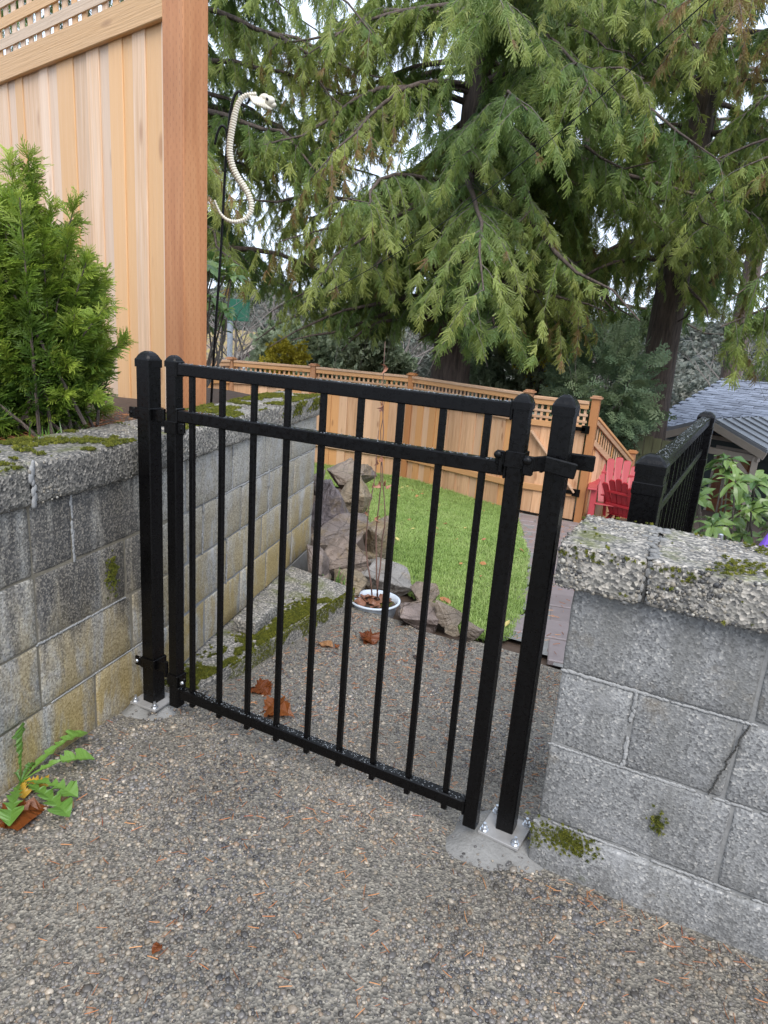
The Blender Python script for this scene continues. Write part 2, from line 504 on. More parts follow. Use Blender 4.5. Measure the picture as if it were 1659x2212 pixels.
def incised_post():
    m = Mat('incised_treated_post'); v = m.pos(obj=False)
    X, Y, Z = m.sep(v)
    g = m.noise(m.pos((16, 16, 0.9)), 1.5, 6, 0.6, 0.5)
    c = m.ramp(g, [(0.25, (0.34, 0.125, 0.045)), (0.5, (0.44, 0.185, 0.072)), (0.78, (0.52, 0.25, 0.11))])
    u = m.math('DIVIDE', m.math('ADD', m.math('MULTIPLY', X, 0.9), m.math('MULTIPLY', Y, 1.0)), 0.0145)
    row = m.math('FLOOR', u); uf = m.math('ABSOLUTE', m.math('SUBTRACT', m.math('FRACT', u), 0.5))
    sh = m.math('MULTIPLY', m.math('MODULO', m.math('ABSOLUTE', row), 2.0), 0.5)
    vf = m.math('ABSOLUTE', m.math('SUBTRACT', m.math('FRACT', m.math('ADD', m.math('DIVIDE', Z, 0.042), sh)), 0.5))
    dash = m.math('MULTIPLY', m.math('LESS_THAN', uf, 0.075), m.math('LESS_THAN', vf, 0.17))
    c = m.mix(m.math('MULTIPLY', dash, 0.5), c, (0.2, 0.07, 0.025))
    c = m.hue(c, m.noise(v, 2.2, 4), 0.82, 1.15)
    m.set(Base_Color=c, Roughness=0.6)
    m.bump(m.math('SUBTRACT', 1.0, dash), 0.5, 0.003)
    return m.m

M_BLACK = wet_black()
M_CEDAR = cedar('cedar_board', (0.69, 0.50, 0.355), (0.64, 0.43, 0.27), (0.55, 0.325, 0.175), 0.10)
M_CEDAR_H = cedar('cedar_rail', (0.60, 0.44, 0.30), (0.55, 0.385, 0.245), (0.47, 0.30, 0.17), 0.06, vert=False)
M_CEDAR_F = cedar('cedar_board_garden', (0.66, 0.41, 0.245), (0.58, 0.335, 0.185), (0.45, 0.235, 0.115), 0.12)
M_CEDAR_FH = cedar('cedar_rail_garden', (0.54, 0.34, 0.21), (0.48, 0.29, 0.17), (0.38, 0.21, 0.115), 0.12, vert=False)
M_POSTWOOD = cedar('cedar_post_garden', (0.42, 0.22, 0.115), (0.36, 0.175, 0.085), (0.28, 0.125, 0.06), 0.1)
M_INCISED = incised_post()
M_BLOCK_L = block_concrete('stained_block', 'left')
M_BLOCK_R = block_concrete('grey_block', 'right')
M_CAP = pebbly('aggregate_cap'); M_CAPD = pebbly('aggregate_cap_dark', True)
M_MORTAR = simple('pale_mortar', (0.285, 0.282, 0.275), 0.85, var=0.45, nscale=22, bump=0.6, bscale=60)
M_MORTAR_L = simple('stained_mortar', (0.20, 0.175, 0.13), 0.85, var=0.5, nscale=9, bump=0.6, bscale=60)
M_PATCH = simple('smooth_concrete', (0.205, 0.20, 0.19), 0.75, var=0.45, nscale=16, bump=0.9, bscale=120)
M_CORE = simple('joint_mortar', (0.215, 0.212, 0.205), 0.85, var=0.5, nscale=26, bump=0.6, bscale=60)
M_PEBBLE = pebble_mat(); M_PATIO = patio_mat()
M_GALV = simple('galvanised_steel', (0.62, 0.64, 0.67), 0.32, 0.9, var=0.15, nscale=60)
M_RUSTDUST = simple('weathered_plate', (0.33, 0.32, 0.31), 0.6, 0.3, var=0.25, nscale=50)
M_ROCK = rock_mat()
M_SOIL = simple('dark_soil', (0.07, 0.045, 0.03), 0.9, var=0.5, nscale=30, bump=1.0, bscale=40)
M_LAWN = simple('lawn_base', (0.05, 0.085, 0.022), 0.9, var=0.4, nscale=6, bump=0.8, bscale=80)
M_BARK = bark('dark_bark', (0.045, 0.034, 0.029), (0.17, 0.125, 0.10))
M_BARK2 = bark('grey_bark', (0.07, 0.06, 0.052), (0.19, 0.165, 0.14))
M_MOSS = foliage('moss', (0.045, 0.06, 0.008), (0.11, 0.125, 0.012), (0.19, 0.19, 0.02), trans=0.1, rough=0.9)
M_FROND = foliage('cedar_fronds', (0.042, 0.105, 0.040), (0.145, 0.245, 0.055), (0.41, 0.45, 0.12), (0.24, 0.105, 0.055), trans=0.5, rough=0.42)
M_FROND2 = foliage('cedar_fronds_deep', (0.035, 0.080, 0.038), (0.085, 0.145, 0.052), (0.19, 0.23, 0.07), (0.13, 0.08, 0.04), trans=0.42)
M_JUNIPER = foliage('juniper_fronds', (0.025, 0.07, 0.012), (0.13, 0.23, 0.022), (0.40, 0.48, 0.07), trans=0.42)
M_GRASS = foliage('grass_blades', (0.13, 0.225, 0.045), (0.29, 0.43, 0.10), (0.46, 0.52, 0.21), trans=0.4)
M_SHRUB = foliage('shrub_leaves', (0.09, 0.135, 0.07), (0.18, 0.235, 0.13), (0.30, 0.34, 0.21), trans=0.35)
M_YELLOW = foliage('yellow_leaves', (0.25, 0.22, 0.02), (0.42, 0.36, 0.03), (0.55, 0.46, 0.05), trans=0.3)
M_NEEDLE = simple('dry_needles', (0.34, 0.15, 0.06), 0.7, var=0.4, nscale=9)
M_RHODO = leaf_mat('rhododendron_leaf', (0.06, 0.125, 0.032), (0.17, 0.25, 0.065), 0.28)
M_DAND = leaf_mat('dandelion_leaf', (0.07, 0.165, 0.024), (0.15, 0.28, 0.045), 0.45)
M_MAPLE = leaf_mat('fallen_leaf', (0.26, 0.075, 0.02), (0.36, 0.12, 0.03), 0.35)
M_TAN = leaf_mat('pale_fallen_leaf', (0.55, 0.31, 0.15), (0.6, 0.36, 0.18), 0.45)
M_BONE = simple('cream_bone', (0.72, 0.67, 0.56), 0.5, var=0.12, nscale=30)
M_DARK = simple('black_void', (0.01, 0.01, 0.01), 0.6)
M_WATER = Mat('water_drops').set(Base_Color=(0.75, 0.8, 0.85), Roughness=0.05, Transmission_Weight=0.85, IOR=1.33).m
M_RED = simple('red_plastic', (0.30, 0.014, 0.02), 0.38, var=0.1, nscale=4)
M_PINK = simple('faded_red_plastic', (0.40, 0.05, 0.06), 0.42, var=0.1, nscale=4)
M_SHINGLE = Mat('blue_grey_shingles')
_m = M_SHINGLE; M_SHINGLE = _m.set(Base_Color=_m.hue(_m.hue(col_node(_m, (0.24, 0.265, 0.33)), _m.rnd(), 0.72, 1.3), _m.noise(_m.pos(), 30, 3), 0.85, 1.15), Roughness=0.7).m
M_SIDING = simple('dark_green_siding', (0.045, 0.06, 0.055), 0.6, var=0.15, nscale=3)
M_TRIM = simple('cream_trim', (0.42, 0.36, 0.30), 0.6, var=0.12)
M_DOOR = cedar('stained_door', (0.22, 0.085, 0.035), (0.18, 0.065, 0.025), (0.12, 0.04, 0.016), 0.05)
M_GLASS = Mat('window_glass').set(Base_Color=(0.22, 0.24, 0.25), Roughness=0.06, Specular_IOR_Level=0.8).m
M_METAL_ROOF = simple('grey_porch_roof', (0.24, 0.25, 0.27), 0.45, var=0.12)
M_WEATHERED = cedar('weathered_green_board', (0.115, 0.115, 0.055), (0.09, 0.09, 0.042), (0.055, 0.052, 0.028), 0.18, 0.8)
M_PAVER = Mat('mauve_pavers')
_m = M_PAVER; M_PAVER = _m.set(Base_Color=_m.hue(_m.hue(col_node(_m, (0.22, 0.185, 0.185)), _m.rnd(), 0.88, 1.1), _m.noise(_m.pos(), 12, 5, 0.65), 0.75, 1.25), Roughness=0.5).m
_m2 = Mat('x'); bpy.data.materials.remove(_m2.m)
M_WHITE_TUB = simple('pale_blue_plastic', (0.56, 0.62, 0.70), 0.4, var=0.06)
# ================================================================== GROUND
xs = np.linspace(-3.2, 3.2, 90); ys = np.concatenate([np.linspace(-2.0, 0.3, 10)[:-1], np.linspace(0.3, 3.0, 62)])
patio = struct(grid_mesh('patio', xs, ys, patio_z, M_PATIO, lambda x, y: not (y > 2.84 + 0.10 * noise.noise(Vector((x * 3, 1.3, 0))))))
gx = np.concatenate([np.linspace(-14, -4, 12)[:-1], np.linspace(-4, 2, 60)[:-1], np.linspace(2, 14, 12)])
gy = np.concatenate([np.linspace(2.55, 6, 40)[:-1], np.linspace(6, 22, 34)])
garden = struct(grid_mesh('garden_soil', gx, gy, lambda x, y: garden_z(x, y) - 0.02, M_SOIL))
M_FAR = simple('far_ground', (0.10, 0.11, 0.075), 0.9, var=0.4, nscale=0.3)
far_ground = struct(grid_mesh('ground', np.linspace(-700, 700, 60), np.concatenate([[-60, -20, 0, 10], np.linspace(20, 700, 50)]),
                              lambda x, y: -3.1 - 0.06 * max(0, min(y, 90) - 22) + 3.5 * sstep(90, 500, y), M_FAR))
# wooded hills at the end of the valley
M_HILL = simple('hazy_woods', (0.15, 0.165, 0.155), 0.9, var=0.75, nscale=0.22)
hill = struct(grid_mesh('hill', np.linspace(-500, 500, 90), np.linspace(210, 420, 20),
                        lambda x, y: -8 + (20 + 9 * noise.noise(Vector((x * 0.008, 0.3, 0))) + 2.5 * noise.noise(Vector((x * 0.07, y * 0.05, 4)))) * sstep(210, 330, y), M_HILL))

# ---- smooth concrete patches the posts are bolted to
def patch(c, rx, ry, top):
    mb = MB(); n = 40
    ring = []
    mid = [mb.bm.verts.new((c[0], c[1], top))]
    for t in (0.45, 0.72, 0.9, 1.0):
        r_ = []
        for k in range(n):
            a = 2 * math.pi * k / n; q = 1 + 0.30 * noise.noise(Vector((math.cos(a) * 1.7 + c[0] * 5, math.sin(a) * 1.7, c[1])))
            x = c[0] + rx * q * t * math.cos(a); y = c[1] + ry * q * t * math.sin(a)
            zb = patio_z(x, y) - 0.004
            z = zb + (top - zb) * (1 - sstep(0.4, 0.95, t)) + 0.003 * noise.noise(Vector((x * 30, y * 30, 0))) if t < 1 else zb - 0.02
            r_.append(mb.bm.verts.new((x, y, z)))
        ring.append(r_)
    for k in range(n): mb.bm.faces.new((mid[0], ring[0][k], ring[0][(k + 1) % n]))
    for i in range(3):
        for k in range(n): mb.bm.faces.new((ring[i][k], ring[i][(k + 1) % n], ring[i + 1][(k + 1) % n], ring[i + 1][k]))
    return struct(mb.build('concrete_patch', M_PATCH, None, True))
PATCHES = [((-0.345, 1.52), 0.155, 0.145), ((-1.555, 1.47), 0.11, 0.10)]
for c, rx, ry in PATCHES: patch(c, rx, ry, -0.007)

# ================================================================== BLOCK WALLS
def rough_box(c, size, rotz, step, amp, seed, round_=0.012):
    t = bmesh.new(); bmesh.ops.create_cube(t, size=1.0, matrix=Matrix.Diagonal((*size, 1)))
    bmesh.ops.bevel(t, geom=t.edges[:], offset=round_, segments=2, affect='EDGES', profile=0.5)
    for ax in range(3):
        n = max(1, int(size[ax] / step))
        for i in range(1, n):
            p = [0, 0, 0]; p[ax] = -size[ax] / 2 + size[ax] * i / n; no = [0, 0, 0]; no[ax] = 1
            bmesh.ops.bisect_plane(t, geom=t.verts[:] + t.edges[:] + t.faces[:], plane_co=p, plane_no=no)
    t.normal_update()
    for v in t.verts:
        q = v.co + Vector((seed * 3.1, seed * 1.7, seed))
        v.co += v.normal * amp * (noise.noise(q * 22) * 0.9 + noise.noise(q * 6) * 1.3)
    t.transform(Matrix.Translation(Vector(c)) @ Matrix.Rotation(rotz, 4, 'Z'))
    return t

def wall_segment(root, P, d, rows, zs, mat, mortar, thick=0.19, jw=0.010, smin=None, smax=None):
    """P start of face, d unit direction; face looks to the right of d."""
    n = Vector((d[1], -d[0], 0)); d = Vector((d[0], d[1], 0)); rz = math.atan2(d.y, d.x)
    lo, hi = min(r[0] for r in rows), max(r[-1] for r in rows)
    z0, z1 = zs[0], zs[-1]
    core = MB().box(Vector(P) + d * (lo + hi) / 2 - n * (thick / 2) + Vector((0, 0, (z0 + z1) / 2)), (hi - lo - 0.012, thick - 0.008, z1 - z0 - 0.006), (0, 0, rz))
    core.build('mortar', mortar, root)
    k = 0
    for i, r in enumerate(rows):
        for a, b in zip(r[:-1], r[1:]):
            k += 1
            ja = jw / 2 if a != r[0] else 0; jb = jw / 2 if b != r[-1] else 0
            c = Vector(P) + d * ((a + ja + b - jb) / 2) - n * (thick / 2 - random.uniform(-0.002, 0.002)) + Vector((0, 0, (zs[i] + zs[i + 1]) / 2))
            mb = MB(); mb.merge(rough_box(c, (b - jb - a - ja, thick, zs[i + 1] - zs[i] - jw), rz, 0.05, 0.0028, k + P[0] * 10, 0.007))
            mb.build('block', mat, root, True)

def surface_points(c, size, rotz, faces, dens, rng, inset=0.0):
    """Random points on the chosen faces of a box: returns points and normals."""
    R = np.array(Matrix.Rotation(rotz, 3, 'Z')); P, N = [], []
    for f in faces:
        ax = 'xyz'.index(f[1]); sg = 1 if f[0] == '+' else -1
        o = [i for i in range(3) if i != ax]; n = int(size[o[0]] * size[o[1]] * dens)
        q = np.zeros((n, 3)); q[:, ax] = sg * (size[ax] / 2 - inset)
        for i in o: q[:, i] = (rng.random(n) - 0.5) * (size[i] - 0.006)
        nn = np.zeros((n, 3)); nn[:, ax] = sg
        P.append(q); N.append(nn)
    P = np.concatenate(P); N = np.concatenate(N)
    return P @ R.T + np.array(c), N @ R.T

def ico(sub, jitter, seed, flat=0.62):
    t = bmesh.new(); bmesh.ops.create_icosphere(t, subdivisions=sub, radius=0.5)
    rr = random.Random(seed)
    st = (1 + rr.uniform(-.15, .35), 1 + rr.uniform(-.25, .1), flat)
    V = []
    for v in t.verts:
        q = v.co.normalized(); k = 1 + jitter * noise.noise(q * 1.6 + Vector((seed * 2.3, 0, 0)))
        V.append((v.co.x * k * st[0], v.co.y * k * st[1], v.co.z * k * st[2]))
    F = [tuple(v.index for v in f.verts) for f in t.faces]; t.free(); return V, F
PEB = [proto('pebble', *ico(2, 0.35, i + 1), M_PEBBLE, True) for i in range(4)]
M_CAPSTONE = Mat('cap_pebbles')
_r = M_CAPSTONE.rnd()
_c = M_CAPSTONE.ramp(_r, [(0.0, (0.035, 0.035, 0.037)), (0.3, (0.10, 0.095, 0.088)), (0.6, (0.185, 0.168, 0.14)), (0.8, (0.25, 0.215, 0.165)), (0.93, (0.31, 0.28, 0.23)), (1.0, (0.45, 0.43, 0.38))])
_c = M_CAPSTONE.hue(_c, M_CAPSTONE.noise(M_CAPSTONE.pos(), 6, 4, 0.6), 0.7, 1.25)
M_CAPSTONE.set(Base_Color=_c, Roughness=0.55)
M_CAPSTONE = M_CAPSTONE.m
PEBC = [proto('pebble', *ico(1, 0.5, i + 11, 0.58), M_CAPSTONE, True) for i in range(3)]

def rand_rots(N, rng):
    """euler so local Z follows N, random spin."""
    a = np.cross(N, rng.normal(size=N.shape)); return frame_from(a, N)

def stones_on(root, c, size, rotz, faces, dens, seed, lo=0.0042, hi=0.0092):
    rng = np.random.default_rng(seed)
    P, N = surface_points(c, size, rotz, faces, dens, rng, 0.0022)
    s = rng.uniform(lo, hi, len(P)) * np.where(rng.random(len(P)) > 0.93, 1.6, 1)
    scatter('aggregate', PEBC, P, rand_rots(N, rng), s, None, root, seed)

# moss tuft: a little dome of short spikes
def moss_proto(seed):
    rr = random.Random(seed); V, F, T = [], [], []
    for i in range(26):
        a = rr.uniform(0, 6.283); e = rr.uniform(0.15, 1.5)
        d = Vector((math.cos(a) * math.cos(e), math.sin(a) * math.cos(e), math.sin(e))); L = rr.uniform(0.35, 0.6)
        b = Vector((rr.uniform(-.2, .2), rr.uniform(-.2, .2), 0)); sd = d.cross(Vector((rr.random(), rr.random(), rr.random()))).normalized() * 0.07
        k = len(V); V += [b - sd, b + sd, b + d * L * .6 + sd * .9, b + d * L, b + d * L * .6 - sd * .9]; T += [0, 0, .6, 1, .6]
        F.append((k, k + 1, k + 2, k + 3, k + 4))
    return proto('moss_tuft', V, F, M_MOSS, False, T)
MOSS = [moss_proto(i) for i in range(3)]
def moss_at(root, name, P, N, seed, lo=0.012, hi=0.03):
    rng = np.random.default_rng(seed)
    scatter(name, MOSS, P, rand_rots(N, rng), rng.uniform(lo, hi, len(P)), rng.random(len(P)) ** 0.8, root, seed)
def patchy(P, N, scale, thr, seed):
    k = np.array([noise.noise(Vector((p[0] * scale + seed, p[1] * scale, p[2] * scale * 1.5))) + 0.4 * noise.noise(Vector((p[0] * scale * 3, p[1] * scale * 3 + seed, p[2] * scale * 3))) > thr for p in P])
    return P[k], N[k]

# ---- left wall, running away beside the path
LP0 = Vector((-1.573, 1.236, 0)); LD1 = Vector((-0.1903, 0.9817, 0)).normalized()
LPJ = LP0 + LD1 * 0.47; LD2 = Vector((-0.269, 0.963, 0)).normalized()
left_wall = thing('block_wall', LP0, 'long stained concrete block wall with mossy cap running back behind the gate', 'wall')
ZL = [-0.045, 0.168, 0.364, 0.560, 0.757]
wall_segment(left_wall, LP0, LD1, [[-3.2, -2.4, -1.99, -1.58, -1.18, -0.77, -0.36, 0.05, 0.47], [-3.2, -2.2, -1.79, -1.39, -0.98, -0.57, -0.167, 0.235, 0.47],
                                   [-3.2, -2.4, -1.99, -1.58, -1.18, -0.77, -0.575, -0.165, 0.207, 0.47], [-3.2, -2.2, -1.79, -1.39, -0.98, -0.575, -0.169, -0.017, 0.38, 0.47]], ZL, M_BLOCK_L, M_MORTAR_L, jw=0.006)
ZL2 = [-0.045, 0.158, 0.358, 0.558, 0.757]
wall_segment(left_wall, LPJ, LD2, [[0, 0.25, 0.60, 0.92, 1.30, 1.664], [0, 0.08, 0.45, 0.85, 1.25, 1.664], [0, 0.23, 0.60, 0.93, 1.30, 1.664], [0, 0.10, 0.50, 0.87, 1.25, 1.664]], ZL2, M_BLOCK_L, M_CORE, jw=0.007)
MB().box(LPJ + LD2 * 0.83 - Vector((LD2.y, -LD2.x, 0)) * 0.10 + Vector((0, 0, -0.2)), (1.66, 0.2, 0.3), (0, 0, math.atan2(LD2.y, LD2.x))).build('footing', M_PATCH, left_wall)
def cap_stone(root, P, d, a, b, z0, z1, over, width, seed, mat, faces, dens, thick_n=1):
    d = Vector(d); n = Vector((d.y, -d.x, 0)); rz = math.atan2(d.y, d.x)
    size = (b - a - 0.006, width, z1 - z0)
    c = Vector(P) + d * (a + b) / 2 + n * (over - width / 2) + Vector((0, 0, (z0 + z1) / 2))
    mb = MB(); mb.merge(rough_box(c, size, rz, 0.022, 0.0032, seed, 0.012))
    o = mb.build('cap_stone', mat, root, True)
    stones_on(root, c, size, rz, faces, dens, seed)
    return c, size, rz
caps = []
for i, (P, d, a, b, z1) in enumerate([(LP0, LD1, -3.2, -2.1, .855), (LP0, LD1, -2.1, -1.1, .855), (LP0, LD1, -1.1, -0.172, .858), (LP0, LD1, -0.165, 0.285, .866), (LP0, LD1, 0.292, 0.49, .868),
                                       (LPJ, LD2, 0.02, 0.33, .868), (LPJ, LD2, 0.338, 1.0, .868), (LPJ, LD2, 1.006, 1.70, .868)]):
    faces = ['-y', '+z'] + (['+x'] if i == 7 else [])
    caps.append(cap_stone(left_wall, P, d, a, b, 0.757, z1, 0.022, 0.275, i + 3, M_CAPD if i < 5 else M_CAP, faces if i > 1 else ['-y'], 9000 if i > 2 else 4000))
# mortar between the two cap stones nearest the frame's edge, slightly proud
c0 = LP0 + LD1 * -0.1685 + Vector((LD1.y, -LD1.x, 0)) * (0.022 - 0.0) + Vector((0, 0, 0.808))
# (see the joints below)
# bright repointed joints
def smear(P, d, s0, z0, s1, z1, w, mat, root):
    """Hand-pointed joint: a run of overlapping flat dabs along the joint."""
    d = Vector(d); n = Vector((d.y, -d.x, 0)); L = math.hypot(s1 - s0, z1 - z0); k = max(3, int(L / (w * 0.7))); mb = MB(); rr = random.Random(int((s0 + z0 * 7) * 1000))
    R = Matrix.Rotation(math.atan2(d.y, d.x), 4, 'Z')
    for i in range(k + 1):
        t = i / k; s = s0 + (s1 - s0) * t + rr.gauss(0, w * .12); z = z0 + (z1 - z0) * t + rr.gauss(0, w * .12); q = w * rr.uniform(.42, .72)
        if noise.noise(Vector((s * 14, z * 14, 3))) < -0.32: continue
        t_ = bmesh.new(); bmesh.ops.create_icosphere(t_, subdivisions=1, radius=1.0); t_.transform(Matrix.Translation(Vector(P) + d * s - n * .0012 + Vector((0, 0, z))) @ R @ Matrix.Diagonal((q * (1.7 if abs(s1 - s0) > abs(z1 - z0) else .8), .0026, q * (1.5 if abs(s1 - s0) <= abs(z1 - z0) else .8), 1))); mb.merge(t_)
    mb.build('mortar_joint', mat, root, True)
def joint(P, d, s, z0, z1, w, mat, root, lean=0.0): smear(P, d, s, z0, s, z1, w, mat, root)
smear(LP0 + Vector((LD1.y, -LD1.x, 0)) * 0.022, LD1, -0.1685, 0.762, -0.1685, 0.862, 0.02, M_MORTAR, left_wall)
joint(LP0, LD1, -0.017, 0.558, 0.750, 0.013, M_MORTAR, left_wall)
joint(LPJ, LD2, 0.50, 0.560, 0.750, 0.014, M_MORTAR, left_wall)
joint(LPJ, LD2, 0.93, 0.362, 0.556, 0.02, M_MORTAR, left_wall)
joint(LPJ, LD2, 0.23, 0.362, 0.556, 0.014, M_MORTAR, left_wall)
joint(LPJ, LD2, 0.45, 0.162, 0.356, 0.014, M_MORTAR, left_wall)
def bed_joint(P, d, s0, s1, z, h, mat, root): smear(P, d, s0, z, s1, z, h, mat, root)
bed_joint(LPJ, LD2, 0.35, 1.66, 0.558, 0.010, M_MORTAR, left_wall); bed_joint(LPJ, LD2, 0.6, 1.66, 0.358, 0.008, M_MORTAR, left_wall)
bed_joint(LP0, LD1, -0.17, 0.2, 0.364, 0.007, M_MORTAR, left_wall); bed_joint(LP0, LD1, -0.16, 0.4, 0.168, 0.005, M_MORTAR, left_wall)
# moss on the caps
Pm, Nm = [], []
for i, (c, s, rz) in enumerate(caps):
    if i < 2: continue
    rng = np.random.default_rng(40 + i)
    P, N = surface_points(c, (s[0], s[1], s[2] + 0.004), rz, ['+z'], 15000 if i in (2, 3, 6, 7) else 6000, rng)
    P, N = patchy(P, N, 7.0, -0.02 if i != 4 else 0.35, i); Pm.append(P); Nm.append(N)
rng = np.random.default_rng(77)
c, s, rz = caps[7]; P, N = surface_points(c, s, rz, ['-y', '+x'], 15000, rng); k = P[:, 2] > 0.79 + 0.05 * rng.random(len(P)); P, N = patchy(P[k], N[k], 8, 0.0, 3); Pm.append(P); Nm.append(N)
moss_at(left_wall, 'moss', np.concatenate(Pm), np.concatenate(Nm), 5, 0.008, 0.018)
# small moss clump on the face
Pq = np.array([LP0 + LD1 * (0.135 + random.gauss(0, .012)) + Vector((LD1.y, -LD1.x, 0)) * 0.003 + Vector((0, 0, 0.47 + random.gauss(0, .03))) for _ in range(130)])
moss_at(left_wall, 'moss', Pq, np.tile([[LD1.y, -LD1.x, 0.1]], (130, 1)), 6, 0.006, 0.013)

# ---- right wall, in line with the gate
RP = Vector((-0.240, 1.495, 0)); RD = Vector((1, 0, 0))
right_wall = thing('block_wall', RP, 'short grey block wall with thick pebbly cap right of the gate', 'wall')
rr_ = lambda *a: [q + 0.240 for q in a]
wall_segment(right_wall, RP, RD, [rr_(-0.245, 0.42, 1.2, 2.4), rr_(-0.242, 0.166, 0.57, 0.98, 1.39, 2.4), rr_(-0.240, -0.070, 0.143, 0.53, 0.93, 1.33, 2.4), rr_(-0.240, 0.160, 0.56, 0.96, 1.36, 2.4)],
             [-0.06, 0.096, 0.310, 0.508, 0.722], M_BLOCK_R, M_CORE, 0.195, 0.007)
# lowest course stands a little proud, as a plinth
mb = MB(); mb.merge(rough_box((0.35, 1.493, 0.018), (1.2, 0.02, 0.146), 0, 0.05, 0.003, 4, 0.006)); mb.build('plinth', M_BLOCK_R, right_wall, True)
bed_joint(RP, RD, 0.005, 0.19, 0.508, 0.011, M_MORTAR, right_wall); bed_joint(RP, RD, 0.10, 0.41, 0.507, 0.007, M_MORTAR, right_wall); bed_joint(RP, RD, 0.0, 0.30, 0.309, 0.007, M_MORTAR, right_wall); bed_joint(RP, RD, 0.25, 0.62, 0.310, 0.008, M_MORTAR, right_wall); bed_joint(RP, RD, 0.04, 0.8, 0.096, 0.008, M_MORTAR, right_wall)
joint(RP, RD, 0.170, 0.312, 0.506, 0.012, M_MORTAR, right_wall)
# long crack through the second course
mb = MB(); pts = []
for i in range(30):
    t = i / 29; pts.append((0.158 - 0.045 * t + 0.006 * noise.noise(Vector((t * 9, 0, 0))) + random.uniform(-.0022, .0022), 1.4925, 0.506 - 0.19 * t))
for a, b in zip(pts[:-1], pts[1:]): mb.bar(a, b, 0.0028, 0.004, (0, 1, 0), ext=0.0006)
mb.build('crack', simple('crack_grey', (0.06, 0.057, 0.052), 0.9), right_wall)
rcaps = []
for i, (a, b) in enumerate([(-0.285, -0.0935), (-0.0905, 0.42), (0.428, 1.2), (1.2, 2.4)]):
    rcaps.append(cap_stone(right_wall, Vector((0, 1.495, 0)), RD, a, b, 0.724, 0.828, 0.042, 0.32, 20 + i, M_CAP, ['-y', '+z'] + (['-x'] if i == 0 else []) if i < 2 else ['-y'], 21000 if i < 2 else 3000))
mb = MB(); rr = random.Random(12)
for _ in range(46):
    sx = rr.gauss(-0.097, 0.012) + (rr.uniform(-.045, .03) if rr.random() < .5 else 0); zz = rr.uniform(0.727, 0.775) if abs(sx + .097) > .02 else rr.uniform(0.727, 0.822)
    if abs(sx + .093) < .0045: continue
    mb.ball((sx, 1.4605 + rr.uniform(-.001, .002), zz), rr.uniform(.006, .014), 1, (1, .35, 1.1))
for _ in range(40): mb.ball((-0.095 + rr.gauss(0, .012), rr.uniform(1.47, 1.76), 0.828), rr.uniform(.006, .015), 1, (1, 1.2, .3))
mb.box((-0.092, 1.612, 0.776), (0.007, 0.285, 0.092)); mb.build('cap_joint', M_PATCH, right_wall, True)
Pm, Nm = [], []
for i in (0, 1, 2):
    c, s, rz = rcaps[i]; rng = np.random.default_rng(60 + i)
    P, N = surface_points(c, (s[0], s[1], s[2] + 0.005), rz, ['+z'], 11000, rng); k = (P[:, 0] > -0.02) | (rng.random(len(P)) < 0.10)
    P, N = patchy(P[k], N[k], 10, 0.10, 5); Pm.append(P); Nm.append(N)
    P, N = surface_points(c, s, rz, ['-y'], 9000, rng); k = (P[:, 2] > 0.80) | (rng.random(len(P)) < 0.06); P, N = patchy(P[k], N[k], 11, 0.16, 8); Pm.append(P); Nm.append(N)
P = np.array([(random.gauss(-0.165, 0.035), 1.482, 0.072 + random.gauss(0, 0.016)) for _ in range(330)]); Pm.append(P); Nm.append(np.tile([[0, -1, 0.25]], (330, 1)))
P = np.array([(-0.235 + random.gauss(0, .008), 1.484, 0.05 + random.gauss(0, 0.02)) for _ in range(70)]); Pm.append(P); Nm.append(np.tile([[-.3, -1, 0.25]], (70, 1)))
P = np.array([(0.025 + random.gauss(0, .012), 1.492, 0.205 + random.gauss(0, 0.016)) for _ in range(50)]); Pm.append(P); Nm.append(np.tile([[0, -1, 0.25]], (50, 1)))
moss_at(right_wall, 'moss', np.concatenate(Pm), np.concatenate(Nm), 15, 0.006, 0.013)

# ================================================================== GATE POSTS AND GATE
def post_cap(x0, x1, y0, y1, z, h=0.03):
    """Flanged dome cap; returns MB."""
    mb = MB(); cx, cy = (x0 + x1) / 2, (y0 + y1) / 2; w = x1 - x0 + 0.005; d = y1 - y0 + 0.005
    levels = [(0.0, 1.0), (0.021, 1.0), (0.026, 0.96), (0.034, 0.80), (0.041, 0.58), (0.046, 0.3)]
    rings = []
    for zz, k in levels:
        q = []; rr = 0.22 if k < 0.99 else 0.06
        for sx, sy in ((-1, -1), (1, -1), (1, 1), (-1, 1)):
            for e in (0, 1):
                ex = (1 - rr) if (e == 0) == (sx * sy > 0) else 1; ey = 1 if ex != 1 else (1 - rr)
                q.append(mb.bm.verts.new((cx + sx * w / 2 * k * ex, cy + sy * d / 2 * k * ey, z + zz * h / 0.03)))
        rings.append(q)
    # order corners consistently by angle
    for i, q in enumerate(rings): rings[i] = sorted(q, key=lambda v: math.atan2(v.co.y - cy, v.co.x - cx))
    for a, b in zip(rings[:-1], rings[1:]):
        for k in range(8): mb.bm.faces.new((a[k], a[(k + 1) % 8], b[(k + 1) % 8], b[k]))
    mb.bm.faces.new(rings[-1]); mb.bm.faces.new(rings[0][::-1])
    return mb

def drops(root, boxes, n, seed, lo=0.0012, hi=0.0032):
    """Rain beads standing on top faces given as (x0,x1,y0,y1,z)."""
    rng = random.Random(seed); mb = MB()
    areas = [(b[1] - b[0]) * (b[3] - b[2]) for b in boxes]; tot = sum(areas)
    for b, a in zip(boxes, areas):
        for _ in range(int(n * a / tot)):
            r = rng.uniform(lo, hi)
            mb.ball((rng.uniform(b[0], b[1]), rng.uniform(b[2], b[3]), b[4]), r, 1, (1, 1, 0.6))
    o = mb.build('rain_drops', M_WATER, root, True); o['kind'] = 'stuff'

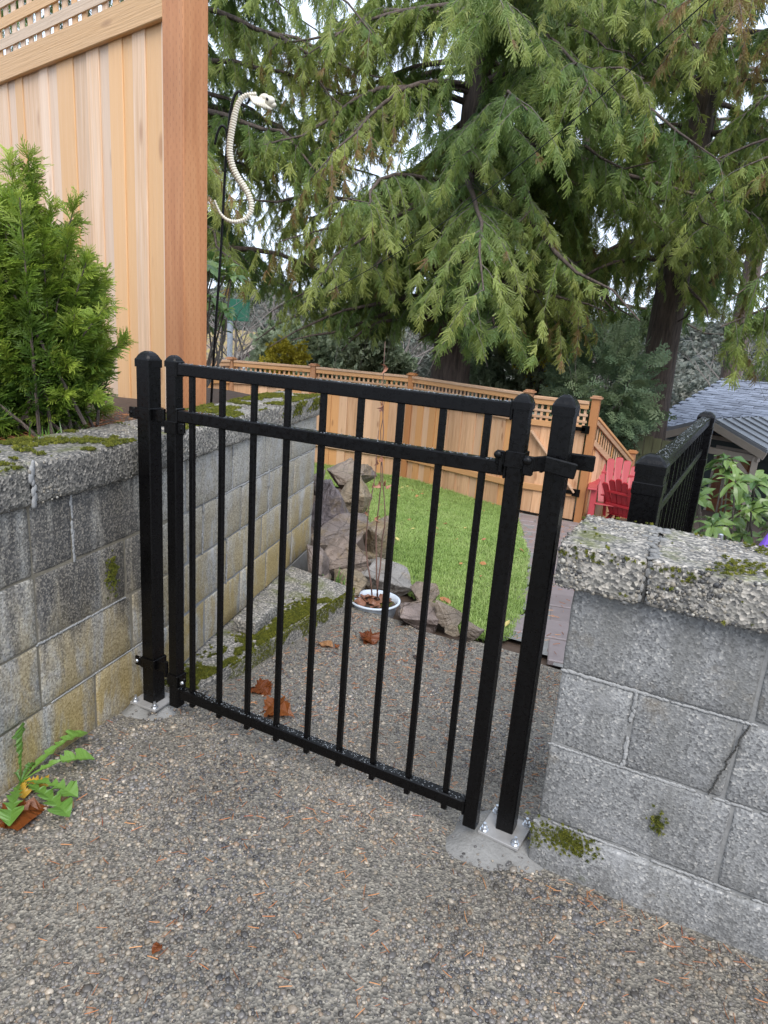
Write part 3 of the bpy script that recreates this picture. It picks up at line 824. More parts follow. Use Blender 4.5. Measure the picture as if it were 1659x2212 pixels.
def bolt_set(root, x, y, z):
    mb = MB(); mb.tube([(x, y, z), (x, y, z + 0.0025)], 0.0115, 16); mb.tube([(x, y, z + 0.0025), (x, y, z + 0.011)], 0.0085, 6)
    mb.tube([(x, y, z + 0.011), (x, y, z + 0.022)], 0.0042, 10); mb.build('anchor_bolt', M_GALV, root)

def gate_post(x0, x1, y0, y1, top, label, plate_c, plate_rot, pw):
    cx, cy = (x0 + x1) / 2, (y0 + y1) / 2
    t = thing('gate_post', (cx, cy, -0.006), label, 'post', 'black gate posts')
    MB().box((cx, cy, (top - 0.008 - 0.004) / 2), (x1 - x0, y1 - y0, top - 0.004), None, 0.003).build('post', M_BLACK, t)
    post_cap(x0, x1, y0, y1, top - 0.03).build('post_cap', M_BLACK, t)
    pc = Vector((plate_c[0], plate_c[1], -0.003)); R = Matrix.Rotation(plate_rot, 4, 'Z')
    MB().box(pc, (pw, pw, 0.008), R, 0.001).build('base_plate', M_RUSTDUST, t)
    for sx in (-1, 1):
        for sy in (-1, 1):
            p = pc + R @ Vector((sx * (pw / 2 - 0.013), sy * (pw / 2 - 0.013), 0)); bolt_set(t, p.x, p.y, 0.001)
    rng = random.Random(int(cx * -100)); mb = MB()
    for _ in range(34):
        a, b = rng.uniform(-1, 1), rng.uniform(-1, 1); r_ = max(abs(a), abs(b)); z = top - 0.03 + (0.046 if r_ < 0.3 else 0.046 - 0.02 * ((r_ - 0.3) / 0.66) ** 1.3)
        mb.ball((cx + a * (x1 - x0) / 2, cy + b * (y1 - y0) / 2, z - 0.0005), rng.uniform(0.0009, 0.0022), 1, (1, 1, 0.6))
    d = mb.build('rain_drops', M_WATER, t, True); d['kind'] = 'stuff'
    return t
lpost = gate_post(-1.565, -1.514, 1.453, 1.504, 1.128, 'black steel gate post standing against the stained wall, carrying the hinges', (-1.540, 1.478), 0.05, 0.108)
rpost = gate_post(-0.349, -0.302, 1.513, 1.560, 1.128, 'black steel gate post beside the grey block wall, with the latch fork', (-0.3255, 1.530), -0.08, 0.112)

GY0, GY1 = 1.458, 1.493
gate = thing('garden_gate', (-0.9, 1.476, 0.01), 'black steel garden gate of square pickets, closed between its two posts', 'gate')
for x0, x1 in ((-1.453, -1.417), (-0.424, -0.388)):
    zt = 1.123
    MB().box(((x0 + x1) / 2, (GY0 + GY1) / 2, (0.014 + zt) / 2), (x1 - x0, GY1 - GY0, zt - 0.014), None, 0.0025).build('stile', M_BLACK, gate)
    post_cap(x0, x1, GY0, GY1, zt - 0.016, 0.022).build('stile_cap', M_BLACK, gate)
RAILS = [(1.086, 1.120), (0.953, 0.987), (0.050, 0.085)]
RY0, RY1 = 1.461, 1.490
for z0, z1 in RAILS:
    MB().box((-0.9205, (RY0 + RY1) / 2, (z0 + z1) / 2), (0.993, RY1 - RY0, z1 - z0), None, 0.003).build('rail', M_BLACK, gate)
    for sx, x in ((1, -1.417), (-1, -0.424)):
        mb = MB()
        mb.box((x + sx * 0.003, (RY0 + RY1) / 2, (z0 + z1) / 2), (0.006, RY1 - RY0 + 0.007, z1 - z0 + 0.010), None, 0.002)
        mb.build('rail_bracket', M_BLACK, gate)
for i in range(9):
    x = -1.3675 + i * 0.11045; w = 0.0150
    MB().box((x, 1.4755, (1.09 + 0.031) / 2), (w, w, 1.09 - 0.031), None, 0.0015).build('picket', M_BLACK, gate)
drops(gate, [(-1.41, -0.43, RY0 + .002, RY1 - .002, 1.1203), (-1.41, -0.43, RY0 + .002, RY1 - .002, 0.0853)], 800, 3, 0.001, 0.0026)
drops(gate, [(-1.41, -0.43, RY0 + .002, RY1 - .002, 0.9873)], 160, 4)
# hinges: strap round the post (part of the post), strap round the stile (part of the gate)
def strap(root, name, x0, x1, y0, y1, z, h, tail):
    """Band round a square tube with two ears that stick out sideways by tail (signed)."""
    t = 0.004; mb = MB()
    mb.box(((x0 + x1) / 2, y0 - t / 2, z), (x1 - x0 + 2 * t, t, h), None, 0.001); mb.box(((x0 + x1) / 2, y1 + t / 2, z), (x1 - x0 + 2 * t, t, h), None, 0.001)
    mb.box((x0 - t / 2, (y0 + y1) / 2, z), (t, y1 - y0, h), None, 0.001); mb.box((x1 + t / 2, (y0 + y1) / 2, z), (t, y1 - y0, h), None, 0.001)
    ex = x1 + t if tail > 0 else x0 - t
    yc = y0 + 0.006 if tail > 0 else y0 - 0.001
    mb.box((ex + tail / 2, yc, z), (abs(tail), 0.008, h * 0.94), None, 0.003)
    o = mb.build(name, M_BLACK, root)
    b = MB(); bx = ex + tail * 0.6
    b.tube([(bx, yc - 0.004, z), (bx, yc - 0.008, z)], [0.0065, 0.0045], 12); b.build('bolt', M_BLACK if z > 0.5 else M_GALV, o)
    return o
for zz in (0.962, 0.142):
    strap(lpost, 'hinge_strap', -1.565, -1.514, 1.453, 1.504, zz, 0.036, -0.024)
    MB().bar((-1.512, 1.466, zz), (-1.474, 1.466, zz), 0.006, 0.034, bevel=0.001).tube([(-1.470, 1.466, zz - 0.03), (-1.470, 1.466, zz + 0.022)], 0.0072, 12).build('hinge_pin', M_BLACK, lpost)
    strap(gate, 'hinge_clamp', -1.453, -1.417, GY0, GY1, zz - 0.028, 0.036, 0.026)
# latch
lz = 0.995
o = strap(gate, 'latch_clamp', -0.424, -0.388, GY0, GY1, lz, 0.036, -0.022)
MB().box((-0.372, 1.452, lz - 0.008), (0.024, 0.010, 0.044), None, 0.003).build('latch_body', M_BLACK, o)
MB().box((-0.436, 1.452, lz - 0.012), (0.010, 0.010, 0.046), None, 0.003).build('latch_hook', M_BLACK, o)
MB().ball((-0.374, 1.444, lz + 0.004), 0.0105, 2, (1, .7, 1)).build('latch_knob', M_BLACK, o, True)
MB().ball((-0.442, 1.446, lz + 0.008), 0.0095, 2, (1, .7, 1)).build('latch_knob', M_BLACK, o, True)
mb = MB(); mb.bar((-0.366, 1.452, lz - 0.004), (-0.345, 1.494, lz - 0.004), 0.007, 0.034, bevel=0.002); mb.bar((-0.352, 1.4925, lz - 0.004), (-0.276, 1.500, lz - 0.014), 0.008, 0.036, bevel=0.003)
mb.bar((-0.352, 1.5765, lz - 0.004), (-0.252, 1.582, lz - 0.004), 0.008, 0.038, bevel=0.003); mb.bar((-0.352, 1.49, lz - 0.02), (-0.352, 1.578, lz - 0.02), 0.006, 0.012)
mb.build('latch_fork', M_BLACK, gate)

# ================================================================== BLACK RAILING BEHIND THE RIGHT WALL
def railing():
    ax, ay, bx, by = -0.165, 2.03, -0.10, 3.90
    t = thing('stair_railing', (ax, ay, -0.1), 'wet black steel railing rising behind the grey wall, beside the rhododendron', 'railing')
    d = Vector((bx - ax, by - ay, 0)).normalized(); rz = math.atan2(d.y, d.x) - math.pi / 2
    for (x, y, zt, w) in ((ax, ay, 0.965, 0.078), (bx, by, 0.965, 0.078)):
        MB().box((x, y, zt / 2 - 0.5), (w, w, zt + 1.0 - 0.06), (0, 0, rz), 0.003).build('post', M_BLACK, t)
        mb = post_cap(-w / 2, w / 2, -w / 2, w / 2, 0, 0.034); mb.bm.transform(Matrix.Translation((x, y, zt - 0.045)) @ Matrix.Rotation(rz, 4, 'Z')); mb.build('post_cap', M_BLACK, t)
        for zc in (zt - 0.09, zt - 0.255):
            MB().box((x, y, zc), (w + 0.005, w + 0.005, 0.035), (0, 0, rz), 0.002).build('post_collar', M_BLACK, t)
    a, b = Vector((ax, ay, 0)) + d * 0.04, Vector((bx, by, 0)) - d * 0.04
    MB().bar(a + Vector((0, 0, 0.925)), b + Vector((0, 0, 0.925)), 0.048, 0.042, bevel=0.005).build('top_rail', M_BLACK, t)
    MB().bar(a + Vector((0, 0, 0.765)), b + Vector((0, 0, 0.765)), 0.03, 0.032, bevel=0.003).build('rail', M_BLACK, t)
    MB().bar(a + Vector((0, 0, 0.02)), b + Vector((0, 0, 0.02)), 0.03, 0.032, bevel=0.003).build('rail', M_BLACK, t)
    L = (b - a).length; n = 12
    for i in range(n):
        p = a + d * (L * (i + 0.5) / n)
        MB().box((p.x, p.y, 0.465), (0.016, 0.016, 0.88), (0, 0, rz)).build('picket', M_BLACK, t)
    rng = random.Random(4); mb = MB()
    for _ in range(330):
        p = a + d * L * rng.random() + Vector((d.y, -d.x, 0)) * rng.uniform(-.02, .02); mb.ball((p.x, p.y, 0.9462), rng.uniform(0.0012, 0.0028), 1, (1, 1, .6))
    o = mb.build('rain_drops', M_WATER, t, True); o['kind'] = 'stuff'
railing()

# ================================================================== LEDGE AND LOOSE BLOCK
ledge = thing('concrete_ledge', (-1.7, 2.2, -0.16), 'low mossy concrete ledge at the foot of the stained wall behind the gate', 'ledge')
mb = MB(); t = bmesh.new()
LN = [(-1.545, 1.66), (-1.56, 2.2), (-1.575, 2.86)]
top = [(-1.72, 1.66)] + LN + [(-1.98, 2.92)]
t.free()
mb.prism([Vector((x, y, -0.28)) for x, y in [(-1.70, 1.60), (-1.53, 1.62), (-1.545, 2.2), (-1.56, 2.88), (-2.02, 2.96)]], (0, 0, 0.232))
bmesh.ops.bevel(mb.bm, geom=[e for e in mb.bm.edges if all(v.co.z > -0.06 for v in e.verts)], offset=0.012, segments=2, affect='EDGES')
mb.build('slab', M_CAP, ledge)
rng = np.random.default_rng(9)
n = 5200; yy = rng.uniform(1.62, 2.88, n); P1 = np.stack([-1.538 - (yy - 1.62) * 0.022, yy, rng.uniform(-0.135, -0.05, n)], 1); N1 = np.tile([[1, 0, .2]], (n, 1))
n2 = 5200; y2 = rng.uniform(1.62, 2.88, n2); P2 = np.stack([-1.545 - (y2 - 1.62) * 0.022 - np.abs(rng.normal(0, 0.055, n2)), y2, np.full(n2, -0.048)], 1); N2 = np.tile([[0, 0, 1.]], (n2, 1))
k = (P2[:, 0] > -1.66 - 0.25 * (P2[:, 1] - 1.66)); P2, N2 = P2[k], N2[k]
P1, N1 = patchy(P1, N1, 6, -0.14, 2); P2, N2 = patchy(P2, N2, 7, 0.0, 7)
moss_at(ledge, 'moss', np.concatenate([P1, P2]), np.concatenate([N1, N2]), 21, 0.01, 0.022)
brick = MB(); brick.merge(rough_box((-1.70, 2.235, -0.018), (0.105, 0.235, 0.062), 0.22, 0.03, 0.003, 8, 0.006))
tag(brick.build('loose_block', M_CAP, None, True), 'loose grey concrete brick lying on the mossy ledge', 'brick')

# ================================================================== PEBBLES OF THE EXPOSED AGGREGATE, NEEDLES
def inside_patch(x, y, pad=0.0):
    for c, rx, ry in PATCHES:
        if ((x - c[0]) / (rx * 0.93 + pad)) ** 2 + ((y - c[1]) / (ry * 0.93 + pad)) ** 2 < 1: return True
    return False
def patio_ok(x, y):
    if y < 1.70: lx = LP0.x + (y - LP0.y) * LD1.x / LD1.y
    else: lx = -1.53
    if x < lx + 0.004: return False
    if x > -0.24 and y > 1.47: return False
    return not (x > -0.9 and math.hypot(x + 0.326, y - 1.53) < 0.075) and y < 2.84 + 0.10 * noise.noise(Vector((x * 3, 1.3, 0)))
def pad_z(x, y):
    z = patio_z(x, y)
    for c, rx, ry in PATCHES:
        t = math.sqrt(((x - c[0]) / rx) ** 2 + ((y - c[1]) / ry) ** 2); z = max(z, z + (-0.007 - z) * (1 - sstep(0.4, 0.95, t)))
    return z
def patch_keep(x, y):
    k = 1.0
    for c, rx, ry in PATCHES:
        k = min(k, sstep(0.40, 1.35, math.sqrt(((x - c[0]) / rx) ** 2 + ((y - c[1]) / ry) ** 2) + 0.35 * noise.noise(Vector((x * 9, y * 9, 0)))))
    return k
rng = np.random.default_rng(101)
P = []
for x, y in zip(rng.uniform(-2.3, 1.5, 200000), rng.uniform(0.15, 2.95, 200000)):
    dens = 1.0 if y < 1.7 else 0.75
    nz = noise.noise(Vector((x * 3.1, y * 3.1, 2)))
    if rng.random() < dens * min(1, max(0.16, 0.62 + 0.9 * nz + 0.5 * noise.noise(Vector((x * 9, y * 9, 5))))) * patch_keep(x, y) and patio_ok(x, y): P.append((x, y, pad_z(x, y)))
P = np.array(P); n = len(P)
N = np.tile([[0, 0, 1.0]], (n, 1)) + rng.normal(0, 0.16, (n, 3))
s = np.clip(rng.lognormal(math.log(0.0068), 0.34, n), 0.004, 0.017)
P[:, 2] += s * 0.06
pebbles = scatter('pebbles', PEB, P, rand_rots(N, rng), s, None, None, 3)

def needle_proto(seed):
    rr = random.Random(seed); V, F = [], []
    L, w = 0.5, 0.045; b = rr.uniform(-.12, .12)
    for i in range(4):
        t = i / 3 - 0.5; V += [(t, w * (1 - abs(t)) + b * t * t, 0.05), (t, -w * (1 - abs(t)) + b * t * t, 0.05), (t, b * t * t, 0.11)]
    for i in range(3):
        k = 3 * i; F += [(k, k + 3, k + 5, k + 2), (k + 2, k + 5, k + 4, k + 1)]
    return V, F
M_N2 = Mat('needle_litter'); M_N2 = M_N2.set(Base_Color=M_N2.ramp(M_N2.rnd(), [(0, (0.14, 0.055, 0.025)), (0.5, (0.40, 0.145, 0.05)), (0.85, (0.52, 0.26, 0.11)), (1, (0.30, 0.07, 0.03))]), Roughness=0.6).m
NEED = [proto('needle', *needle_proto(i), M_N2) for i in range(3)]
rng = np.random.default_rng(55); P = []
for x, y in zip(rng.uniform(-1.75, 1.2, 15000), rng.uniform(0.3, 2.8, 15000)):
    w = 0.10 + 0.32 * sstep(1.5, 2.3, y) + (1.2 * sstep(1.30, 1.46, y) * (0.4 + 0.9 * max(0, noise.noise(Vector((x * 7, 0, 3))))) if x > -0.2 else 0) + 0.2 * max(0, noise.noise(Vector((x * 2, y * 2, 9)))) 
    if rng.random() < w * patch_keep(x, y) and patio_ok(x, y): P.append((x, y, patio_z(x, y) + 0.0045))
P = np.array(P); n = len(P); N = np.tile([[0, 0, 1.0]], (n, 1)) + rng.normal(0, 0.12, (n, 3))
scatter('needle_litter', NEED, P, rand_rots(N, rng), rng.uniform(0.010, 0.030, n), None, None, 8)

# ================================================================== TALL CEDAR FENCE ON THE LEFT
FC = Vector((-2.201, 2.323, 0)); FD = Vector((-0.976, 0.217, 0)).normalized(); FN = Vector((-0.217, -0.976, 0)).normalized()
FRZ = math.atan2(FD.y, FD.x)
tall_fence = thing('cedar_fence', FC + Vector((0, 0, 0.7)), 'tall new cedar fence with square lattice top and reddish corner post', 'fence')
def fbox(s0, s1, z0, z1, off0, off1, name, mat, root=None, bevel=0.003):
    """Box on the fence line: s along it, off behind the post's front face."""
    c = FC + FD * (s0 + s1) / 2 - FN * (off0 + off1) / 2 + Vector((0, 0, (z0 + z1) / 2))
    return MB().box(c, (s1 - s0, off1 - off0, z1 - z0), (0, 0, FRZ), bevel).build(name, mat, root or tall_fence)
fbox(0, 0.148, 0.4, 3.25, 0, 0.122, 'post', M_INCISED, None, 0.004)
edges = [0.148, 0.203, 0.326, 0.430, 0.513, 0.632, 0.719, 0.836, 0.967, 1.136, 1.235, 1.326, 1.529, 1.620, 1.714, 1.91]
s = 1.91
while s < 3.4: s += random.choice((0.09, 0.13, 0.15, 0.19)); edges.append(s)
for i, (a, b) in enumerate(zip(edges[:-1], edges[1:])):
    back = i % 2 == 1
    o = 0.037 if back else 0.030
    fbox(a - (0.012 if back else -0.001), b + (0.012 if back else -0.001), 0.62 + random.uniform(0, .02), 2.45, o, o + 0.017, 'board', M_CEDAR)
fbox(0.150, 3.4, 2.420, 2.540, 0.004, 0.029, 'rail', M_CEDAR_H)
for k in range(5):
    z = 2.600 + k * 0.098; fbox(0.150, 3.4, z, z + 0.052, 0.046, 0.056, 'lattice_slat', M_CEDAR_H, None, 0.001)
for k in range(34):
    s = 0.20 + k * 0.095; fbox(s, s + 0.047, 2.545, 3.06, 0.0565, 0.066, 'lattice_slat', M_CEDAR, None, 0.001)
fbox(0.150, 3.4, 3.06, 3.15, 0.004, 0.06, 'rail', M_CEDAR_H)
MB().box(FC + FD * 3.47 - FN * 0.06 + Vector((0, 0, 1.85)), (0.14, 0.12, 2.7), (0, 0, FRZ), 0.004).build('post', M_INCISED, tall_fence)

# soil bed behind the left wall
def bed_x(y):
    return (LP0.x + (y - LP0.y) * LD1.x / LD1.y if y < 1.697 else LPJ.x + (y - 1.697) * LD2.x / LD2.y) - 0.15
raised_bed = struct(grid_mesh('raised_bed', np.linspace(-9, 0, 46), np.linspace(-2.2, 3.35, 70),
                    lambda x, y: (0.775 + 0.05 * sstep(0.1, 0.5, bed_x(y) - x) + 0.02 * noise.noise(Vector((x * 4, y * 4, 0)))), M_SOIL, lambda x, y: x < bed_x(y) - 0.03))

# ================================================================== GARDEN FENCE FURTHER DOWN
gfence = thing('cedar_fence', (-4.6, 9.9, -1.05), 'long garden fence of cedar boards with lattice top below the big trees', 'fence')
def gpost(root, x, y, top, w=0.10, bot=None):
    zb = garden_z(x, y) - 0.05 if bot is None else bot
    MB().box((x, y, (zb + top - 0.03) / 2), (w, w, top - 0.03 - zb), None, 0.004).build('post', M_POSTWOOD, root)
    mb = MB().box((x, y, top - 0.022), (w + 0.045, w + 0.045, 0.022), None, 0.004); mb.box((x, y, top - 0.003), (w + 0.005, w + 0.005, 0.018), None, 0.004); mb.build('post_cap', M_POSTWOOD, root)
def gpanel(root, A, B, ztop, ztopB=None, lat=0.25, zbA=None, zbB=None, diag=False, bw=0.142, kick=0.36):
    """Panel between two post centres; may slope. Lattice of height lat above the boards."""
    A, B = Vector((A[0], A[1], 0)), Vector((B[0], B[1], 0)); d = (B - A); L = d.length; d.normalize(); rz = math.atan2(d.y, d.x)
    n = Vector((d.y, -d.x, 0))
    if n.dot(-A) < 0: n = -n
    ztopB = ztop if ztopB is None else ztopB
    zbA = garden_z(A.x, A.y) + 0.02 if zbA is None else zbA; zbB = garden_z(B.x, B.y) + 0.02 if zbB is None else zbB
    T = lambda s: ztop + (ztopB - ztop) * s / L
    Bz = lambda s: zbA + (zbB - zbA) * s / L
    e = 0.055
    def hbar(z0, h, w, off, name, mat):
        p = A + d * e + n * off; q = B - d * e + n * off
        p.z = z0(e) ; q.z = z0(L - e)
        MB().bar(p, q, w, h, bevel=0.003).build(name, mat, root)
    hbar(lambda s: T(s) - 0.02, 0.035, 0.11, 0.0, 'top_rail', M_CEDAR_FH)
    hbar(lambda s: T(s) - 0.07, 0.065, 0.022, 0.030, 'rail', M_CEDAR_FH)
    hbar(lambda s: T(s) - 0.10 - lat, 0.075, 0.024, 0.030, 'rail', M_CEDAR_FH)
    if kick: hbar(lambda s: Bz(s) + kick, 0.085, 0.024, 0.030, 'rail', M_CEDAR_FH)
    if lat > 0.05:
        m = int(lat / 0.078)
        for k in range(m - 1 if not diag else 0):
            hbar(lambda s, k=k: T(s) - 0.10 - lat * (k + 1) / m, 0.032, 0.009, 0.012, 'lattice_slat', M_CEDAR_FH)
        N_ = int((L - 2 * e) / 0.078)
        for k in range(N_):
            s = e + (L - 2 * e) * (k + 0.5) / N_; p = A + d * s + n * 0.002
            MB().box((p.x, p.y, T(s) - 0.08 - lat / 2), (0.034, 0.009, lat + 0.06), (0, 0, rz)).build('lattice_slat', M_CEDAR_F, root)
    nb = max(1, round((L - 2 * e) / bw)); w = (L - 2 * e) / nb
    for k in range(nb):
        s0 = e + w * k; s1 = s0 + w - 0.003; off = 0.012 if k % 2 else 0.0
        zt0, zt1, zb0, zb1 = T(s0) - 0.085 - lat, T(s1) - 0.085 - lat, Bz(s0), Bz(s1)
        mb = MB(); a = A + d * s0 + n * off; b = A + d * s1 + n * off
        mb.prism([Vector((a.x, a.y, zb0)), Vector((b.x, b.y, zb1)), Vector((b.x, b.y, zt1)), Vector((a.x, a.y, zt0))], -n * 0.018)
        mb.build('board', M_CEDAR_F, root)
GP = dict(z=(-7.95, 7.9), a=(-7.60, 9.13), b=(-6.30, 9.69), c=(-4.59, 9.93), d=(-2.40, 8.95), e=(-1.53, 8.96), f=(-1.15, 10.40))
GT = 0.60
for k in 'zabc': gpost(gfence, *GP[k], GT + 0.04)
for p, q in ('za', 'ab', 'bc', 'cd'): gpanel(gfence, GP[p], GP[q], GT)
gpost(gfence, *GP['d'], GT + 0.04); gpost(gfence, *GP['e'], GT + 0.05)
gpost(gfence, *GP['f'], -0.17, 0.10, -1.9)
gpanel(gfence, GP['e'], GP['f'], 0.42, -0.30, 0.24, -1.02, -1.45, True, kick=0.1)
gpanel(gfence, GP['f'], (-0.35, 10.6), -0.52, -0.56, 0.26, -1.6, -1.8)
# gate in the garden fence
ggate = thing('wooden_gate', (-1.97, 8.95, -1.05), 'cedar board gate with lattice and diagonal brace in the garden fence, behind the latch post', 'gate')
gpanel(ggate, (GP['d'][0] + 0.02, 8.95), (GP['e'][0] - 0.02, 8.95), GT - 0.02, None, 0.25, -1.0, -1.0)
MB().bar((-2.30, 8.905, 0.12), (-1.62, 8.905, -0.62), 0.02, 0.09, (0, 1, 0), bevel=0.003).build('brace', M_CEDAR_FH, ggate)
for z in (0.22, -0.62):
    mb = MB(); mb.box((-1.60, 8.895, z), (0.10, 0.012, 0.10), None, 0.002); mb.box((-1.70, 8.895, z), (0.2, 0.012, 0.05), None, 0.002); mb.build('hinge', M_BLACK, ggate)

# ================================================================== LAWN AND PATH
def pin(poly, x, y):
    c = False; n = len(poly); j = n - 1
    for i in range(n):
        (xi, yi), (xj, yj) = poly[i], poly[j]
        if (yi > y) != (yj > y) and x < (xj - xi) * (y - yi) / (yj - yi) + xi: c = not c
        j = i
    return c
edge_right = [on_garden(*p) for p in ((1098, 1380), (1128, 1320), (1136, 1260), (1138, 1205), (1128, 1160), (1112, 1108))]
ER = [(p.x, p.y) for p in edge_right]
left_side = [on_garden(*p) for p in ((790, 1060), (800, 1140), (835, 1225), (880, 1285), (935, 1318), (1000, 1372), (1050, 1384))]
LS = [(p.x, p.y) for p in left_side]
LAWN = ER + [(-2.45, 8.9), (-4.59, 9.88), (-6.3, 9.62), (-7.5, 9.05), (-7.0, 6.5)] + LS
lx0, lx1 = min(p[0] for p in LAWN), max(p[0] for p in LAWN); ly0, ly1 = min(p[1] for p in LAWN), max(p[1] for p in LAWN)
lawn = struct(grid_mesh('lawn', np.linspace(lx0, lx1, 110), np.linspace(ly0, ly1, 110), lambda x, y: garden_z(x, y) + 0.004, M_LAWN, lambda x, y: pin(LAWN, x, y)))
def tuft(seed):
    rr = random.Random(seed); V, F, T = [], [], []
    for i in range(9):
        a = rr.uniform(0, 6.283); L = rr.uniform(0.6, 1.1); bx, by = rr.gauss(0, .28), rr.gauss(0, .28); lean = rr.uniform(.15, .9); w = rr.uniform(.045, .075)
        dx, dy = math.cos(a), math.sin(a); k = len(V)
        for t in (0, .45, .8, 1.0):
            z = L * (t - 0.25 * lean * t * t); o = lean * L * t * t * .7; ww = w * (1 - t ** 2.2)
            V += [(bx + dx * o - dy * ww, by + dy * o + dx * ww, z), (bx + dx * o + dy * ww, by + dy * o - dx * ww, z)]; T += [t, t]
        for j in range(3): q = k + 2 * j; F.append((q, q + 1, q + 3, q + 2))
    return proto('grass_tuft', V, F, M_GRASS, False, T)
TUFT = [tuft(i) for i in range(4)]
rng = np.random.default_rng(31); P = []
for _ in range(120000):
    y = ly0 + (ly1 - ly0) * rng.random() ** 1.45; x = rng.uniform(lx0, lx1)
    if len(P) < 42000 and pin(LAWN, x, y): P.append((x, y, garden_z(x, y) + 0.002))
P = np.array(P); n = len(P); N = np.tile([[0, 0, 1.0]], (n, 1)) + rng.normal(0, .15, (n, 3))
bare = np.array([noise.noise(Vector((p[0] * 2.2, p[1] * 1.6, 6))) + 0.5 * noise.noise(Vector((p[0] * 7, p[1] * 5, 2))) for p in P]); keep_ = (bare < 0.42) | (rng.random(n) < 0.45); P, N = P[keep_], N[keep_]; n = len(P)
tn = np.array([0.5 + 0.5 * noise.noise(Vector((p[0] * 1.3, p[1] * 1.3, 0))) for p in P]) * 0.6 + rng.random(n) * 0.4
scatter('grass', TUFT, P, rand_rots(N, rng), rng.uniform(0.024, 0.05, n) * (0.75 + 0.07 * P[:, 1]), tn, None, 12)
# small fallen leaves on the lawn
LEAFP = []
for k in range(3):
    V_, F_ = [(0, -.5, 0), (.3, -.1, .08), (.22, .25, .12), (0, .5, .05), (-.24, .2, .14), (-.3, -.15, .06)], [(0, 1, 2, 3), (0, 3, 4, 5)]
    LEAFP.append(proto('small_leaf', V_, F_, simple('lawn_leaf', [(0.40, 0.17, 0.06), (0.30, 0.12, 0.05), (0.52, 0.42, 0.14)][k], 0.5)))
Q = np.array([p for p in P[rng.integers(0, n, 70)]]); Q[:, 2] += 0.035
scatter('leaf_litter', LEAFP, Q, rng.uniform(-.5, .5, (70, 3)) * np.array([1, 1, 6]), rng.uniform(.03, .07, 70), None, None, 17)
# path of large mauve pavers
PD = Vector((-1.30, 6.0, 0)).normalized(); PN_ = Vector((PD.y, -PD.x, 0))
path_poly = ER[::1] + [(-1.55, 8.95), (-0.6, 8.9), (0.9, 6.0), (0.95, 2.95), (-0.3, 2.80)]
path = struct(grid_mesh('path', np.linspace(-2.6, 1.2, 50), np.linspace(2.6, 9.0, 70), lambda x, y: garden_z(x, y) + 0.008, M_PATCH, lambda x, y: pin(path_poly, x, y)))
o0 = Vector((-0.75, 2.85, 0))
for i in range(20):
    for j in range(-3, 6):
        w = 0.42 if (i + j) % 3 else 0.30
        c = o0 + PD * (0.16 + i * 0.315) + PN_ * (j * 0.43 + (0.2 if i % 2 else 0))
        if pin(path_poly, c.x, c.y) and c.x < 0.9:
            mb = MB(); z = garden_z(c.x, c.y); sl = math.atan2(garden_z(c.x + PD.x * .1, c.y + PD.y * .1) - z, .1)
            R = Matrix.Rotation(math.atan2(PD.y, PD.x), 4, 'Z') @ Matrix.Rotation(-sl, 4, 'Y')
            mb.box((c.x, c.y, z + 0.004), (0.303, 0.418, 0.03), R, 0.005); mb.build('paver', M_PAVER, path)
rng = np.random.default_rng(56); P = []
for x, y in zip(rng.uniform(-2.4, 0.6, 2600), rng.uniform(2.7, 8.8, 2600)):
    if pin(path_poly, x, y) and rng.random() < 0.5: P.append((x, y, garden_z(x, y) + 0.022))
P = np.array(P); n = len(P); N = np.tile([[0, 0, 1.0]], (n, 1)) + rng.normal(0, .1, (n, 3))
scatter('needle_litter', NEED, P, rand_rots(N, rng), rng.uniform(0.02, 0.045, n), None, None, 9)

# ================================================================== ROCKS
def rock(px, py, d, w, h, seed, label, tilt=0.0, deep=0.9):
    c = at(px, py, d=d); sl = (c - Vector((0, 0, H))).length
    sx, sz = w * sl / FPX * 0.66, h * sl / FPX * 0.68
    rr = random.Random(seed); t = bmesh.new()
    vs = []
    for _ in range(13):
        q = Vector((rr.gauss(0, 1), rr.gauss(0, 1), rr.gauss(0, 1))).normalized() * rr.uniform(0.86, 1.12); vs.append(t.verts.new(q))
    r_ = bmesh.ops.convex_hull(t, input=vs)
    bmesh.ops.delete(t, geom=[g for g in r_['geom_interior'] if isinstance(g, bmesh.types.BMVert)], context='VERTS')
    bmesh.ops.bevel(t, geom=t.edges[:], offset=0.03, segments=1, affect='EDGES')
    bmesh.ops.triangulate(t, faces=t.faces[:])
    bmesh.ops.subdivide_edges(t, edges=t.edges[:], cuts=3, use_grid_fill=True)
    t.normal_update()
    for v in t.verts:
        v.co += v.normal * (0.06 * noise.noise(v.co * 2.6 + Vector((seed, 0, 0))) + 0.07 * noise.noise(v.co * 7 + Vector((seed, 3, 0))) + 0.04 * abs(noise.noise(v.co * 17 + Vector((seed, 9, 0)))))
    view = math.atan2(c.y, c.x) - math.pi / 2
    M_ = Matrix.Translation(c) @ Matrix.Rotation(view, 4, 'Z') @ Matrix.Rotation(tilt, 4, 'Y') @ Matrix.Diagonal((sx, max(sx, sz) * deep, sz, 1))
    t.transform(M_); mb = MB(); mb.merge(t)
    o = mb.build('rock', M_ROCK, None, False)
    tag(o, label, 'rock', 'rocks stacked at the end of the stained wall')
    return o
